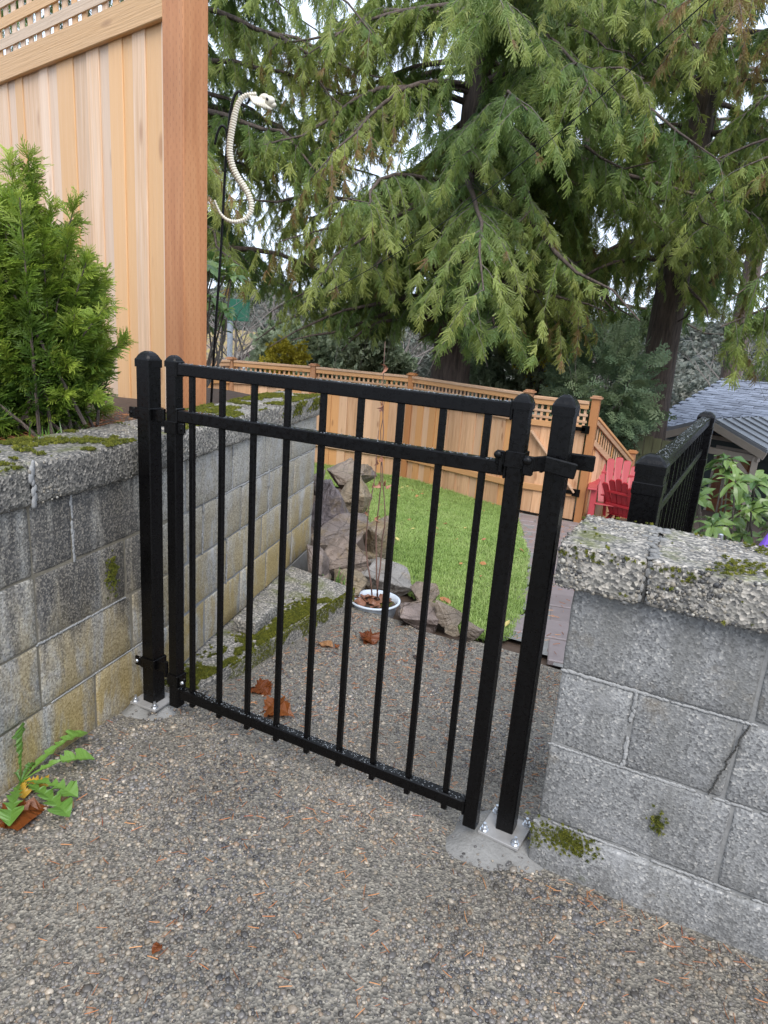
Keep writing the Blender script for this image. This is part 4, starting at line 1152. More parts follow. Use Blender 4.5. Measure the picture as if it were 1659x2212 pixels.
for i, a in enumerate([
    (736, 1026, 4.9, 74, 56, 'grey pointed rock at the top of the rock pile', 0.1), (713, 1092, 4.25, 80, 100, 'brown and ochre rock next to the wall end, second from top', 0.25),
    (764, 1078, 4.7, 62, 92, 'dark rock wedged behind the ochre rock', 0.5), (742, 1142, 4.0, 104, 56, 'pale flat slab lying in the middle of the rock pile', -0.25),
    (814, 1168, 4.35, 62, 104, 'dark upright rock at the lawn edge, behind the dry stems', 0.1), (736, 1208, 3.8, 108, 76, 'broad grey flat-topped rock below the pale slab', 0.05),
    (687, 1225, 3.58, 44, 84, 'narrow rock leaning against the foot of the wall end', -0.2), (746, 1262, 3.5, 92, 48, 'mossy low rock just behind the plastic tub', 0.0),
    (836, 1248, 3.75, 100, 72, 'large dark rock behind the tub, next to the lawn', 0.2), (910, 1282, 3.55, 60, 48, 'small purplish rock between tub and lawn', 0.0),
    (905, 1322, 3.22, 124, 46, 'long flat edging stone right of the tub', 0.12), (970, 1326, 3.16, 58, 56, 'rounded lichen-covered edging stone at the lawn edge', 0.0),
    (1021, 1362, 3.02, 38, 34, 'last small stone of the lawn edging, nearest the path', 0.0), (978, 1362, 3.0, 26, 20, 'smallest pale stone in front of the lichen-covered one', 0.0),
    (699, 1256, 3.46, 26, 48, 'small rock tucked in the corner of wall and ledge', 0.1), (684, 1040, 4.6, 36, 54, 'pinkish rock half hidden at the top of the wall end', 0.0),
    (775, 1030, 5.2, 60, 44, 'rear rock strewn with orange leaves at the top of the pile', 0.0), (790, 1208, 4.15, 44, 50, 'small brown rock between the flat-topped and the upright rock', 0.0)]):
    rock(a[0], a[1], a[2], a[3], a[4], i * 3 + 1, a[5], a[6])

# ================================================================== TUB WITH DRY STEMS
tc = at(810, 1297, z=-0.13); ZT = -0.085; tub = thing('plastic_tub', (tc.x, tc.y, -0.15), 'pale blue plastic tub of brown leaves and dry stems by the rocks', 'tub')
R_ = 0.128
mb = MB()
prof = [(R_ * .78, -0.25), (R_ * .95, -0.14), (R_, -0.135), (R_ * 1.06, -0.13), (R_ * 1.06, -0.122), (R_ * .97, -0.122), (R_ * .93, -0.145), (R_ * .85, -0.185)]
n = 40; rg = [[mb.bm.verts.new((tc.x + r * math.cos(2 * math.pi * k / n), tc.y + r * math.sin(2 * math.pi * k / n), z)) for k in range(n)] for r, z in prof]
for a, b in zip(rg[:-1], rg[1:]):
    for k in range(n): mb.bm.faces.new((a[k], a[(k + 1) % n], b[(k + 1) % n], b[k]))
mb.build('pot', M_WHITE_TUB, tub, True)
mb = MB(); n = 30; cen = mb.bm.verts.new((tc.x, tc.y, -0.145)); r1 = [mb.bm.verts.new((tc.x + .55 * R_ * math.cos(6.2832 * k / n), tc.y + .55 * R_ * math.sin(6.2832 * k / n), -0.14 + 0.012 * noise.noise(Vector((k * .7, 0, 0))))) for k in range(n)]
r2 = [mb.bm.verts.new((tc.x + .9 * R_ * math.cos(6.2832 * k / n), tc.y + .9 * R_ * math.sin(6.2832 * k / n), -0.155)) for k in range(n)]
for k in range(n): mb.bm.faces.new((cen, r1[k], r1[(k + 1) % n])); mb.bm.faces.new((r1[k], r2[k], r2[(k + 1) % n], r1[(k + 1) % n]))
mb.build('soil', M_SOIL, tub, True)
def leaf_poly(kind, n=0):
    if kind == 'maple':
        pr = [(0, -.05), (.12, -.02), (.30, -.10), (.33, .04), (.50, .10), (.46, .22), (.58, .38), (.44, .40), (.42, .55), (.28, .50), (.24, .70), (.10, .76), (0, .92)]
    elif kind == 'oval':
        pr = [(0, 0), (.16, .12), (.30, .35), (.33, .55), (.24, .78), (.10, .93), (0, 1)]
    elif kind == 'lance':
        pr = [(0, 0), (.05, .1), (.13, .35), (.155, .6), (.10, .85), (0, 1)]
    return pr
def leaf_mesh(kind, curl, rr, fold=0.25):
    """Leaf in local XY with the midrib on Y; curled out of plane."""
    pr = leaf_poly(kind); V, F = [], []
    for sgn in (1, -1):
        k0 = len(V)
        for x, y in pr: V.append((0, y, 0)); V.append((sgn * x, y, 0))
        for i in range(len(pr) - 1):
            a = k0 + 2 * i; q = (a, a + 1, a + 3, a + 2); F.append(q if sgn > 0 else q[::-1])
    out = []
    for x, y, z in V:
        zz = fold * abs(x) * 1.2 - curl * (y - .5) ** 2 + 0.09 * math.sin(9 * x + 5 * y + rr.random() * 0.5); out.append((x, y, zz))
    return out, F
mb = MB(); rr = random.Random(3)
for i in range(26):
    V, F = leaf_mesh('oval', rr.uniform(-.8, .8), rr); a = rr.uniform(0, 6.28); r = R_ * .75 * math.sqrt(rr.random())
    Mx = Matrix.Translation((tc.x + r * math.cos(a), tc.y + r * math.sin(a), -0.13 + rr.uniform(-.008, .012))) @ Euler((rr.uniform(-.5, .5), rr.uniform(-.5, .5), rr.uniform(0, 6.28))).to_matrix().to_4x4() @ Matrix.Scale(rr.uniform(.04, .07), 4)
    vs = [mb.bm.verts.new(Mx @ Vector(v)) for v in V]
    for f in F: mb.bm.faces.new([vs[q] for q in f])
o = mb.build('leaf_litter', simple('brown_leaf', (0.20, 0.085, 0.045), 0.5, var=0.5, nscale=25), tub); o['kind'] = 'stuff'
mossP = np.array([(tc.x + 0.05 + random.gauss(0, .02), tc.y - 0.01 + random.gauss(0, .03), -0.135) for _ in range(160)]); moss_at(tub, 'moss', mossP, np.tile([[0, 0, 1.]], (160, 1)), 91, .008, .016)
M_STEM = simple('dry_stem', (0.16, 0.09, 0.07), 0.6, var=0.4, nscale=20)
M_DRYLEAF = simple('curled_dry_leaf', (0.30, 0.13, 0.075), 0.55, var=0.4, nscale=30)
for si, pts in enumerate([[(815, 1290), (812, 1150), (822, 1040), (828, 960), (826, 870), (832, 738)], [(805, 1292), (790, 1180), (795, 1100), (812, 1020), (818, 930)], [(815, 1288), (824, 1190), (833, 1110), (826, 1010), (822, 930), (834, 850)]]):
    dd_ = math.hypot(tc.x, tc.y); P3 = []
    for i, (a, b) in enumerate(pts): P3.append(at(a, b, d=dd_ + 0.02 * si + 0.03 * math.sin(i * 2.1)))
    fine = []
    for i in range(len(P3) - 1):
        for t in (0, .33, .66): fine.append(P3[i].lerp(P3[i + 1], t) + Vector((random.uniform(-.004, .004), 0, 0)))
    fine.append(P3[-1])
    st = MB().tube(fine, [0.0042 * (1 - 0.7 * i / len(fine)) for i in range(len(fine))], 6).build('stem', M_STEM, tub, True)
    for q in fine[4::2]:
        if random.random() < .65:
            V, F = leaf_mesh('oval', random.uniform(1, 2.2), random, 0.6); m2 = MB()
            Mx = Matrix.Translation(q) @ Euler((random.uniform(-2.6, -1.2), random.uniform(-.8, .8), random.uniform(0, 6.28))).to_matrix().to_4x4() @ Matrix.Scale(random.uniform(.03, .055), 4)
            vs = [m2.bm.verts.new(Mx @ Vector(v)) for v in V]
            for f in F: m2.bm.faces.new([vs[k] for k in f])
            m2.build('dry_leaf', M_DRYLEAF, st)

# ================================================================== FRONDS
def frond(seed, mat, n=12, spread=0.40, dens=5, thin=0.016, curve=0.25, ang=0.85):
    rr = random.Random(seed); V, F, T = [], [], []
    def blade(p, d, L, w, t0, t1):
        sd = Vector((-d.y, d.x, 0)) * w; up = Vector((0, 0, rr.uniform(-.5, .5) * w)); k = len(V); m = p + d * L * .45; e = p + d * L
        V.extend([tuple(p), tuple(m + sd + up), tuple(e), tuple(m - sd - up)]); T.extend([t0, t0 * .5 + t1 * .5, t1, t0 * .5 + t1 * .5]); F.append((k, k + 1, k + 2, k + 3))
    bend = rr.uniform(-.25, .25)
    def axis(t): return Vector((bend * t * t, t, -curve * t * t))
    for i in range(n):
        t = 0.06 + 0.94 * i / n
        blade(axis(t), (axis(min(1, t + .12)) - axis(t)).normalized(), 0.12, thin * 1.2, t * .6, t * .6 + .15)
        L = spread * (1 - t) ** 0.65 * rr.uniform(.7, 1.15) + 0.05
        sg = 1 if i % 2 else -1
        for s2 in ((sg,) if rr.random() < .25 else (sg, -sg)):
            a = ang * rr.uniform(.75, 1.15); d = Vector((math.sin(a) * s2, math.cos(a), -.15)).normalized(); p0 = axis(t)
            m = max(2, int(dens * L / spread) + 1)
            for j in range(m):
                u = (j + .3) / m; q = p0 + d * L * u + Vector((0, 0.10 * L * u * u, -0.25 * L * u * u)); dd = (d + Vector((0, .5 * u, -.1))).normalized()
                tl = .25 * t + .75 * u
                blade(q, dd, L * (.75 / m + .06), thin, tl, min(1, tl + .2))
                if j < m:
                    for s3 in (1, -1):
                        d3 = Vector((dd.x * .6 - dd.y * .8 * s3, dd.y * .6 + dd.x * .8 * s3, -.12)).normalized(); blade(q, d3, L * (.42 * (1 - u) + .16), thin * .85, tl, min(1, tl + .35))
    return proto('frond', V, F, mat, False, T)
def spray(seed, mat, nbr=12, wid=0.030, leaf=0.050, k_=6):
    """Drooping feathery spray: a few long fingers, each set with short scale-leaf twigs."""
    rr = random.Random(seed); V, F, T = [], [], []
    def blade(p, d, L, w, t0, t1):
        sd = Vector((-d.y, d.x, 0)); sd = sd.normalized() * w if sd.length > 1e-4 else Vector((w, 0, 0)); up = Vector((0, 0, rr.uniform(-.6, .6) * w)); k = len(V); m = p + d * L * .45; e = p + d * L
        V.extend([tuple(p), tuple(m + sd + up), tuple(e), tuple(m - sd - up)]); T.extend([t0, t0 * .5 + t1 * .5, t1, t0 * .5 + t1 * .5]); F.append((k, k + 1, k + 2, k + 3))
    bend = rr.uniform(-.3, .3)
    ax = lambda t: Vector((bend * t * t, t, -.30 * t * t))
    def finger(p, d, L, t0):
        cv = rr.uniform(-.25, .25); sd = Vector((-d.y, d.x, 0)).normalized()
        for j in range(k_):
            u = (j + .2) / k_; q = p + d * L * u + sd * cv * L * u * u + Vector((0, .08 * L * u * u, -.32 * L * u * u)); dd = (d + sd * 2 * cv * u + Vector((0, .1, -.5 * u))).normalized()
            tl = t0 + (1 - t0) * u
            blade(q, dd, L / k_ * 1.7, wid, tl * .8, tl)
            for s in (1, -1):
                l2 = leaf * rr.uniform(.7, 1.35) * (1.15 - .65 * u); a = rr.uniform(.45, .8) * s
                blade(q, Vector((dd.x * math.cos(a) - dd.y * math.sin(a), dd.x * math.sin(a) + dd.y * math.cos(a), dd.z - .15)).normalized(), l2, wid * .8, tl * .8, min(1, tl + .25))
    finger(Vector((0, 0, 0)), Vector((bend * .4, 1, -.1)).normalized(), .85, .1)
    for i in range(nbr):
        t = .04 + .66 * i / nbr; s = 1 if i % 2 else -1; a = rr.uniform(.35, 1.0) * s
        finger(ax(t), Vector((math.sin(a), math.cos(a), rr.uniform(-.3, .1))).normalized(), (.58 - .38 * t) * rr.uniform(.55, 1.25), .1 + .5 * t)
    return proto('spray', V, F, mat, False, T)
FR1 = [spray(i, M_FROND) for i in range(7)]
FR2 = [spray(20 + i, M_FROND2, 7, 0.026, 0.08, 6) for i in range(3)]

DOWN = Vector((0, 0, -1))
# the boughs have been limbed up by the owner: clear of the fence tops, of the bare trunk's foot and of the roof
def pruned(p):
    z = p.z + 0.30 * noise.noise(Vector((p.x * 1.1, p.y * 1.1, 1))) + 0.12 * noise.noise(Vector((p.x * 3.5, p.y * 3.5, 7)))
    if p.y < 6: return False
    if p.x < -8.4: return z < 1.55
    if p.x < -5.6: return z < 1.0
    if -2.25 < p.x < -0.25: return z < 1.8
    return z < 0.78
def cedar_tree(label, base, r0, top, nb, zr, Lr, seed, fr, tint=(0.25, 0.35), fl=(0.13, 0.29), trunk_lean=(0, 0), droop=0.5, sec=15, group=None, fpp=1.5, az=None, bmat=None, lift=0.0, front=0.0):
    rr = random.Random(seed); base = Vector(base)
    t = thing('cedar_tree', base, label, 'tree', group)
    # trunk: fluted, flaring at the foot
    mb = MB(); n = 28; rings = []; zs = [-1.2, -.3, 0, .3, .7, 1.3, 2.2, 3.5, 5, 7, 9, top]
    for z in zs:
        k = (1 - 0.85 * max(0, z) / (top + 3)) * (1 + 0.55 * math.exp(-max(0, z + .3) * 1.6)); q = []
        for i in range(n):
            a = 6.28318 * i / n; r = r0 * k * (1 + 0.10 * noise.noise(Vector((math.cos(a) * 2.2, math.sin(a) * 2.2, z * .25 + seed))) + 0.05 * math.sin(a * 9 + z))
            q.append(mb.bm.verts.new((base.x + trunk_lean[0] * z + r * math.cos(a), base.y + trunk_lean[1] * z + r * math.sin(a), base.z + z)))
        rings.append(q)
    for a, b in zip(rings[:-1], rings[1:]):
        for i in range(n): mb.bm.faces.new((a[i], a[(i + 1) % n], b[(i + 1) % n], b[i]))
    mb.build('trunk', bmat or M_BARK, t, True)
    limb = MB(); tw = MB(); P, A, Nn, S, T_ = [], [], [], [], []
    for b in range(nb):
        f = (b + rr.random()) / nb; z = base.z + zr[0] + (zr[1] - zr[0]) * f
        a = rr.uniform(0, 6.283) if rr.random() > front else rr.gauss(math.atan2(-base.y, -base.x), .75)
        L = (Lr[0] + (Lr[1] - Lr[0]) * f) * rr.uniform(.65, 1.12)
        d = Vector((math.cos(a), math.sin(a), 0)); o = Vector((base.x + trunk_lean[0] * (z - base.z), base.y + trunk_lean[1] * (z - base.z), z)); side = Vector((-d.y, d.x, 0))
        o.z += lift * max(0, -d.x) * (1 - f)
        bend = rr.uniform(-.3, .3); dr = droop * rr.uniform(.7, 1.3); up = rr.uniform(.05, .3)
        wob = rr.uniform(0, 50)
        curve = lambda q: o + Vector((noise.noise(Vector((q * 4, wob, 0))), noise.noise(Vector((q * 4, wob, 5))), 0.7 * noise.noise(Vector((q * 4, wob, 9))))) * (.45 * q) + d * L * q + side * bend * L * q * q + Vector((0, 0, L * (up * q - dr * q * q + 0.12 * q ** 4)))
        qmax = next((q / 24 for q in range(4, 25) if pruned(curve(q / 24))), 1.0)
        pts = [curve(q / 9 * qmax) for q in range(10)]
        limb.tube(pts, [0.065 * (1 - q / 9.6) * (L / 4.5) + 0.005 for q in range(10)], 6, False)
        btint = min(1, max(0, rr.gauss(tint[0], .17)))
        for j in range(sec):
            q = 0.16 + 0.84 * (j + rr.random()) / sec; p0 = curve(q); tan = (curve(min(1.05, q + .03)) - p0).normalized()
            if q > qmax: continue
            for _ in range(3):                                   # short sprays on the limb itself
                if not pruned(p0 + DOWN * .25):
                    ax = (tan * rr.uniform(.2, .8) + side * rr.gauss(0, .7) + DOWN * rr.uniform(.3, .9)).normalized(); P.append(curve(min(1, q + rr.uniform(-.03, .03)))); A.append(ax); Nn.append(Vector((rr.gauss(d.x * .5, .4), rr.gauss(d.y * .5, .4), rr.gauss(.8, .3)))); S.append(rr.uniform(*fl) * .85); T_.append(min(.93, max(0, btint + rr.gauss(-.05, .12))))
            sg = 1 if j % 2 else -1; l2 = L * rr.uniform(.18, .34) * (1.15 - .6 * q)
            sd = (tan * rr.uniform(.5, .9) + side * sg * rr.uniform(.5, 1) + Vector((0, 0, rr.uniform(-.25, .15)))).normalized()
            sdr = rr.uniform(.5, 1.0)
            if pruned(p0 + sd * l2 * .8 + DOWN * sdr * l2 * .64): continue
            c2 = lambda u: p0 + sd * l2 * u + DOWN * (sdr * l2 * u * u)
            tw.tube([c2(u / 4) for u in range(5)], [0.007, 0.006, 0.005, 0.0035, 0.002], 3, False)
            m = max(4, int(l2 / 0.062))
            for k in range(m):
                u = (k + .6) / m; pp = c2(u)
                if pruned(pp + DOWN * .3): continue
                for _ in range(2 if rr.random() < fpp - 1 else 1):
                    ax = (sd * rr.uniform(.0, .55) + d * rr.uniform(0, .35) + DOWN * rr.uniform(.6, 1.2) + Vector((rr.gauss(0, .25), rr.gauss(0, .25), rr.gauss(0, .12)))).normalized()
                    nn = Vector((rr.gauss(d.x * .7, .4), rr.gauss(d.y * .7, .4), rr.gauss(.65, .3)))
                    P.append(pp); A.append(ax); Nn.append(nn); S.append(rr.uniform(*fl))
                    tt = btint + tint[1] * (q * .7 + u * .5 - .45) + rr.gauss(0, .09)  # tint spread puts highlights and deep shade into leaf colour, besides paler growth tips
                    if rr.random() < .004: tt = .99
                    T_.append(min(.93, max(0, tt)) if tt < .985 else 1.0)
    o = limb.build('limbs', M_BARK, t, True); o['kind'] = 'stuff'
    o = tw.build('twigs', M_BARK2, t); o['kind'] = 'stuff'
    P = np.array(P); A = np.array(A); Nn = np.array(Nn)
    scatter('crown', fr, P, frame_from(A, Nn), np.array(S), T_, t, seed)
    print(label[:30], len(P))
    return t

tb1 = at(968, 850, d=13.0); tb1.z = -1.7
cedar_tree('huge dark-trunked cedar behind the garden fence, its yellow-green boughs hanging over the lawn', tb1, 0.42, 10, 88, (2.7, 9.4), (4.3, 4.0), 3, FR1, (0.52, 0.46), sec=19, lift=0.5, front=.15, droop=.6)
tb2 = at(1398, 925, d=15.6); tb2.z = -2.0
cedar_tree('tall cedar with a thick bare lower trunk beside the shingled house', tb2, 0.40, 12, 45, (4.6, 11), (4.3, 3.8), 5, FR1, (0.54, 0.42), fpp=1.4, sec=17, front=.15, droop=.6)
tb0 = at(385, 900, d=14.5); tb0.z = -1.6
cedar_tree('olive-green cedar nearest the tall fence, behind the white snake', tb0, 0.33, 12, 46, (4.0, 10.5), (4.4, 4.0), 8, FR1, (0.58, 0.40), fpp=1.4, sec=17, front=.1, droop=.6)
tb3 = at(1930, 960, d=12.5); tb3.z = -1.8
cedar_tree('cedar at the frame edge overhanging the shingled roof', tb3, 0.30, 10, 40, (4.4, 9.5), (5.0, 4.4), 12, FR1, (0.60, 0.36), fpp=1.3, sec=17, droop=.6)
for i, (px, d, zr, L, lab, n) in enumerate([
                                         (1195, 21, (5.0, 14), (4.4, 4.0), 'deep green cedar seen between the two big trunks', 10), (1560, 24, (7.0, 15), (4.8, 4.2), 'deep green cedar behind the shingled house roof', 9)]):
    b = at(px, 900, d=d); b.z = -3
    cedar_tree(lab, b, 0.35, 16, n, zr, L, 30 + i, FR2, (0.35, 0.35), (0.4, 0.75), sec=11, fpp=1.1)

# low conifers and shrubs beyond the fence
def shrub(name, label, cat, c, rx, ry, rz, n, prots, lo, hi, seed, tint=0.5, up=0.6, stem=True, hollow=0.45, group=None, hang=0.0):
    rr = random.Random(seed); c = Vector(c); t = thing(name, (c.x, c.y, c.z - rz), label, cat, group)
    P, A, Nn, S, T_ = [], [], [], [], []
    while len(P) < n:
        v = Vector((rr.uniform(-1, 1), rr.uniform(-1, 1), rr.uniform(-1, 1))); l = v.length
        lim = 0.80 + 0.38 * noise.noise(v.normalized() * 2.1 + Vector((seed, 0, 0))) + .2 * noise.noise(v.normalized() * 5 + Vector((0, seed, 0)))
        if l > lim or l < lim * hollow: continue
        P.append((c.x + v.x * rx, c.y + v.y * ry, c.z + v.z * rz)); q = v.normalized()
        A.append((q.x + rr.gauss(0, .35), q.y + rr.gauss(0, .35), q.z * .5 + up - hang + rr.gauss(0, .3))); Nn.append((rr.gauss(q.x, .5), rr.gauss(q.y, .5), rr.gauss(.6, .4)))
        S.append(rr.uniform(lo, hi)); T_.append(min(.92, max(0, tint + .35 * (l / lim - .8) + .45 * noise.noise(Vector(P[-1]) * (1.2 / max(rx, .3))) + rr.gauss(0, .1))))
    if stem:
        mb = MB()
        for k in range(7):
            a = rr.uniform(0, 6.28); e = Vector((c.x + rx * .6 * math.cos(a), c.y + ry * .6 * math.sin(a), c.z + rz * rr.uniform(0, .6))); s0 = Vector((c.x + rr.gauss(0, .05 * rx), c.y, c.z - rz * 1.05))
            m = s0.lerp(e, .5) + Vector((rr.gauss(0, .1 * rx), 0, .1 * rz)); mb.tube([s0, m, e], [.03 * rx, .02 * rx, .006 * rx], 5, False)
        o = mb.build('stems', M_BARK2, t); o['kind'] = 'stuff'
    scatter('foliage', prots, np.array(P), frame_from(np.array(A), np.array(Nn)), np.array(S), T_, t, seed)
    return t
def cluster(seed, mat, kind='oval', n=9):
    rr = random.Random(seed); V, F, T = [], [], []
    for i in range(n):
        v, f = leaf_mesh(kind, .3, rr, .15); a = 6.283 * i / n + rr.uniform(-.3, .3)
        Mx = Matrix.Translation((rr.gauss(0, .25), rr.gauss(0, .25), rr.gauss(0, .15))) @ Euler((rr.uniform(-.2, .9), rr.uniform(-.5, .5), a)).to_matrix().to_4x4() @ Matrix.Scale(rr.uniform(.45, .7), 4)
        k = len(V); V += [tuple(Mx @ Vector(q)) for q in v]; T += [q[1] * .7 for q in v]; F += [tuple(k + j for j in g) for g in f]
    return proto('leaf_cluster', V, F, mat, False, T)
CLS = [cluster(i, M_SHRUB) for i in range(3)]; CLY = [cluster(9 + i, M_YELLOW) for i in range(2)]
M_BLUE = foliage('blue_green_fronds', (0.07, 0.12, 0.08), (0.14, 0.22, 0.12), (0.25, 0.31, 0.16), trans=0.2)
FRB = [frond(60 + i, M_BLUE, 8, .4, 3, .03) for i in range(2)]
def sh(px, py, d, *a, **k): return at(px, py, d=d)
GS = 'shrubs beyond the garden fence'
shrub('laurel_shrub', 'pale grey-green bush behind the fence lattice, left of the big trunk', 'shrub', at(770, 775, d=21), 2.1, 1.2, 1.4, 900, CLS, .26, .42, 1, .65, group=GS)
shrub('laurel_shrub', 'grey-green bush behind the fence, next to the yellow one', 'shrub', at(640, 780, d=22), 2.0, 1.2, 1.2, 700, CLS, .26, .42, 2, .7, group=GS)
shrub('yellow_shrub', 'small yellow-leaved bush behind the fence at left', 'shrub', at(612, 772, d=14.5), .55, .5, .4, 160, CLY, .10, .18, 3, .5, group=GS)
shrub('conifer_shrub', 'feathery blue-green conifer between the wooden gate and the bare trunk', 'shrub', at(1300, 850, d=13.0), .95, .9, 1.15, 650, FRB, .3, .5, 4, .55, up=.2, group=GS)
shrub('laurel_shrub', 'dark bush behind the fence, right of the big trunk', 'shrub', at(1110, 800, d=15), 1.3, .9, .8, 450, CLS, .16, .26, 6, .6, group=GS)
shrub('yellow_shrub', 'sparse yellow-leaved bush between big trunk and wooden gate', 'shrub', at(1190, 780, d=14.5), 1.0, .6, .9, 60, CLY, .10, .18, 7, .5, hollow=.1, group=GS)
shrub('conifer_shrub', 'low green conifer at the foot of the bare trunk', 'shrub', at(1330, 905, d=13.4), .6, .5, .5, 240, FRB, .25, .4, 8, .7, up=.2, group=GS)

# bare winter trees
M_BARE = simple('bare_twigs', (0.17, 0.145, 0.13), 0.8, var=0.3, nscale=3)
def bare_tree(label, base, h, seed, group='bare trees in the valley'):
    rr = random.Random(seed); t = thing('bare_tree', base, label, 'tree', group); tr = MB(); br = MB()
    def grow(p, d, L, r, lv, mb):
        pts = [p]; q = d.copy(); n = 5
        for i in range(n):
            q = (q + Vector((rr.gauss(0, .16), rr.gauss(0, .16), rr.gauss(.04, .08)))).normalized(); pts.append(pts[-1] + q * L / n)
        mb.tube(pts, [r * (1 - .6 * i / n) for i in range(n + 1)], 5 if lv < 2 else 3, False)
        if lv < 4:
            for k in range(rr.randint(3, 5) if lv else 9):
                i = rr.randint(1 if lv else 2, n); a = rr.uniform(0, 6.28); dd = (q * .75 + Vector((math.cos(a), math.sin(a), rr.uniform(-.1, .6)))).normalized(); grow(pts[i], dd, L * rr.uniform(.4, .62), r * .42, lv + 1, br)
    grow(Vector(base), Vector((0, 0, 1)), h * .62, h * .012, 0, tr)
    tr.build('trunk', M_BARE, t, True); o = br.build('branches', M_BARE, t); o['kind'] = 'stuff'
for i, (px, d, h, lab) in enumerate([(530, 30, 8, 'bare thin tree beside the green sign'), (585, 34, 9, 'bare tree in front of the red-roofed house'), (470, 38, 10, 'bare tree behind the mossy roof'), (690, 36, 10, 'bare tree beyond the grey-green bushes'), (840, 32, 9, 'bare tree seen under the hanging boughs'),
                                 (1365, 40, 9, 'pale bare tree left of the bare cedar trunk'), (1345, 52, 10, 'second pale bare tree, left of the bare cedar trunk and further off'), (1600, 44, 10, 'bare tree behind the shingled roof')]):
    b = at(px, 800, d=d); b.z = -4.5; bare_tree(lab, b, h, i)

# far woods on the valley side, reading as one mass
M_FARLEAF = foliage('far_woods', (0.085, 0.10, 0.08), (0.13, 0.145, 0.115), (0.19, 0.19, 0.155), trans=0.3)
CLF = [cluster(30 + i, M_FARLEAF) for i in range(2)]
rng = np.random.default_rng(19); n = 30000
yy = rng.uniform(75, 190, n); xx = rng.uniform(-1.35, .35, n) * yy; zz = np.array([-7.2 + 3.5 * sstep(90, 500, y) for y in yy]) + rng.uniform(0, 1, n) ** 0.7 * 11 * (0.6 + 0.4 * np.sin(xx * .11) * np.cos(xx * .043 + 1))
hx = rng.uniform(-330, 90, 9000); hy = rng.uniform(205, 335, 9000)
hz = np.array([-8 + (20 + 9 * noise.noise(Vector((x * 0.008, 0.3, 0))) + 2.5 * noise.noise(Vector((x * 0.07, y * 0.05, 4)))) * sstep(210, 330, y) for x, y in zip(hx, hy)]) + rng.uniform(0, 4, 9000)
scatter('woods', CLF, np.stack([hx, hy, hz], 1), rng.uniform(-1, 1, (9000, 3)) * np.array([.6, .6, 3.1]), rng.uniform(2.0, 4.5, 9000), rng.random(9000), None, 13)
o = scatter('woods', CLF, np.stack([xx, yy, zz], 1), rng.uniform(-1, 1, (n, 3)) * np.array([.6, .6, 3.1]), rng.uniform(0.7, 1.7, n), rng.random(n), None, 3)

# ================================================================== JUNIPER AND GRASS ON THE BED
FRJ = [spray(80 + i, M_JUNIPER, 11, 0.028, 0.045, 6) for i in range(4)]
def juniper():
    c = at(70, 690, d=2.55); base = Vector((c.x, c.y, 0.80)); rr = random.Random(5)
    t = thing('juniper_bush', base, 'bright green feathery juniper in front of the tall cedar fence', 'shrub')
    stems = MB(); P, A, Nn, S, T_ = [], [], [], [], []
    sil = [(-60, 560), (20, 345), (60, 333), (70, 380), (110, 450), (165, 430), (150, 500), (190, 555), (130, 590), (215, 640), (180, 690), (270, 738), (220, 770), (180, 690), (140, 850), (205, 810), (90, 900), (40, 890), (120, 915), (-10, 920), (70, 925), (-40, 800), (-120, 650), (-100, 450), (60, 640), (100, 720), (30, 760), (110, 800)]
    tips = []
    for i in range(230):
        if i < len(sil): px, py = sil[i]
        else:
            px = rr.uniform(-200, 235); lo = 370 + max(0, px) * 1.0 + (abs(min(0, px)) * .2); py = rr.uniform(min(lo, 870), 925)
        tips.append(at(px, py, d=2.55 + (rr.uniform(-.18, .42) if i >= len(sil) else rr.uniform(-.1, .1))))
    for e in tips:
        s0 = base + Vector((rr.gauss(0, .06), rr.gauss(0, .06), rr.uniform(0, .1)))
        m = s0.lerp(e, .5) + Vector((0, 0, rr.uniform(-.02, .08)))
        cv = lambda u: (s0 * (1 - u) ** 2 + m * 2 * u * (1 - u) + e * u * u)
        stems.tube([cv(u / 6) for u in range(7)], [.005 * (1 - u / 7) + .001 for u in range(7)], 5, False)
        L = (e - s0).length
        for k in range(int(56 * L) + 14):
            u = .14 + .86 * (k / (int(56 * L) + 14)) ** .75; p = cv(u); tan = (cv(min(1, u + .02)) - cv(u - .02)).normalized()
            for _ in range(2):
                ax = (tan * rr.uniform(.5, 1.1) + Vector((rr.gauss(0, .5), rr.gauss(0, .5), rr.gauss(.0, .28)))).normalized()
                P.append(p); A.append(ax); Nn.append((rr.gauss(0, .5), rr.gauss(-.3, .5), rr.gauss(.7, .4))); S.append(rr.uniform(.045, .095) * (1.1 - .35 * u))
                T_.append(min(.92, max(0, .05 + .95 * max(0, u - .3) + rr.gauss(.04, .13))))  # dark inner, bright outer tint paints in the shadows between the plumes
    o = stems.build('stems', M_BARK, t); o['kind'] = 'stuff'
    scatter('foliage', FRJ, np.array(P), frame_from(np.array(A), np.array(Nn)), np.array(S), T_, t, 4); print('juniper', len(P))
juniper()
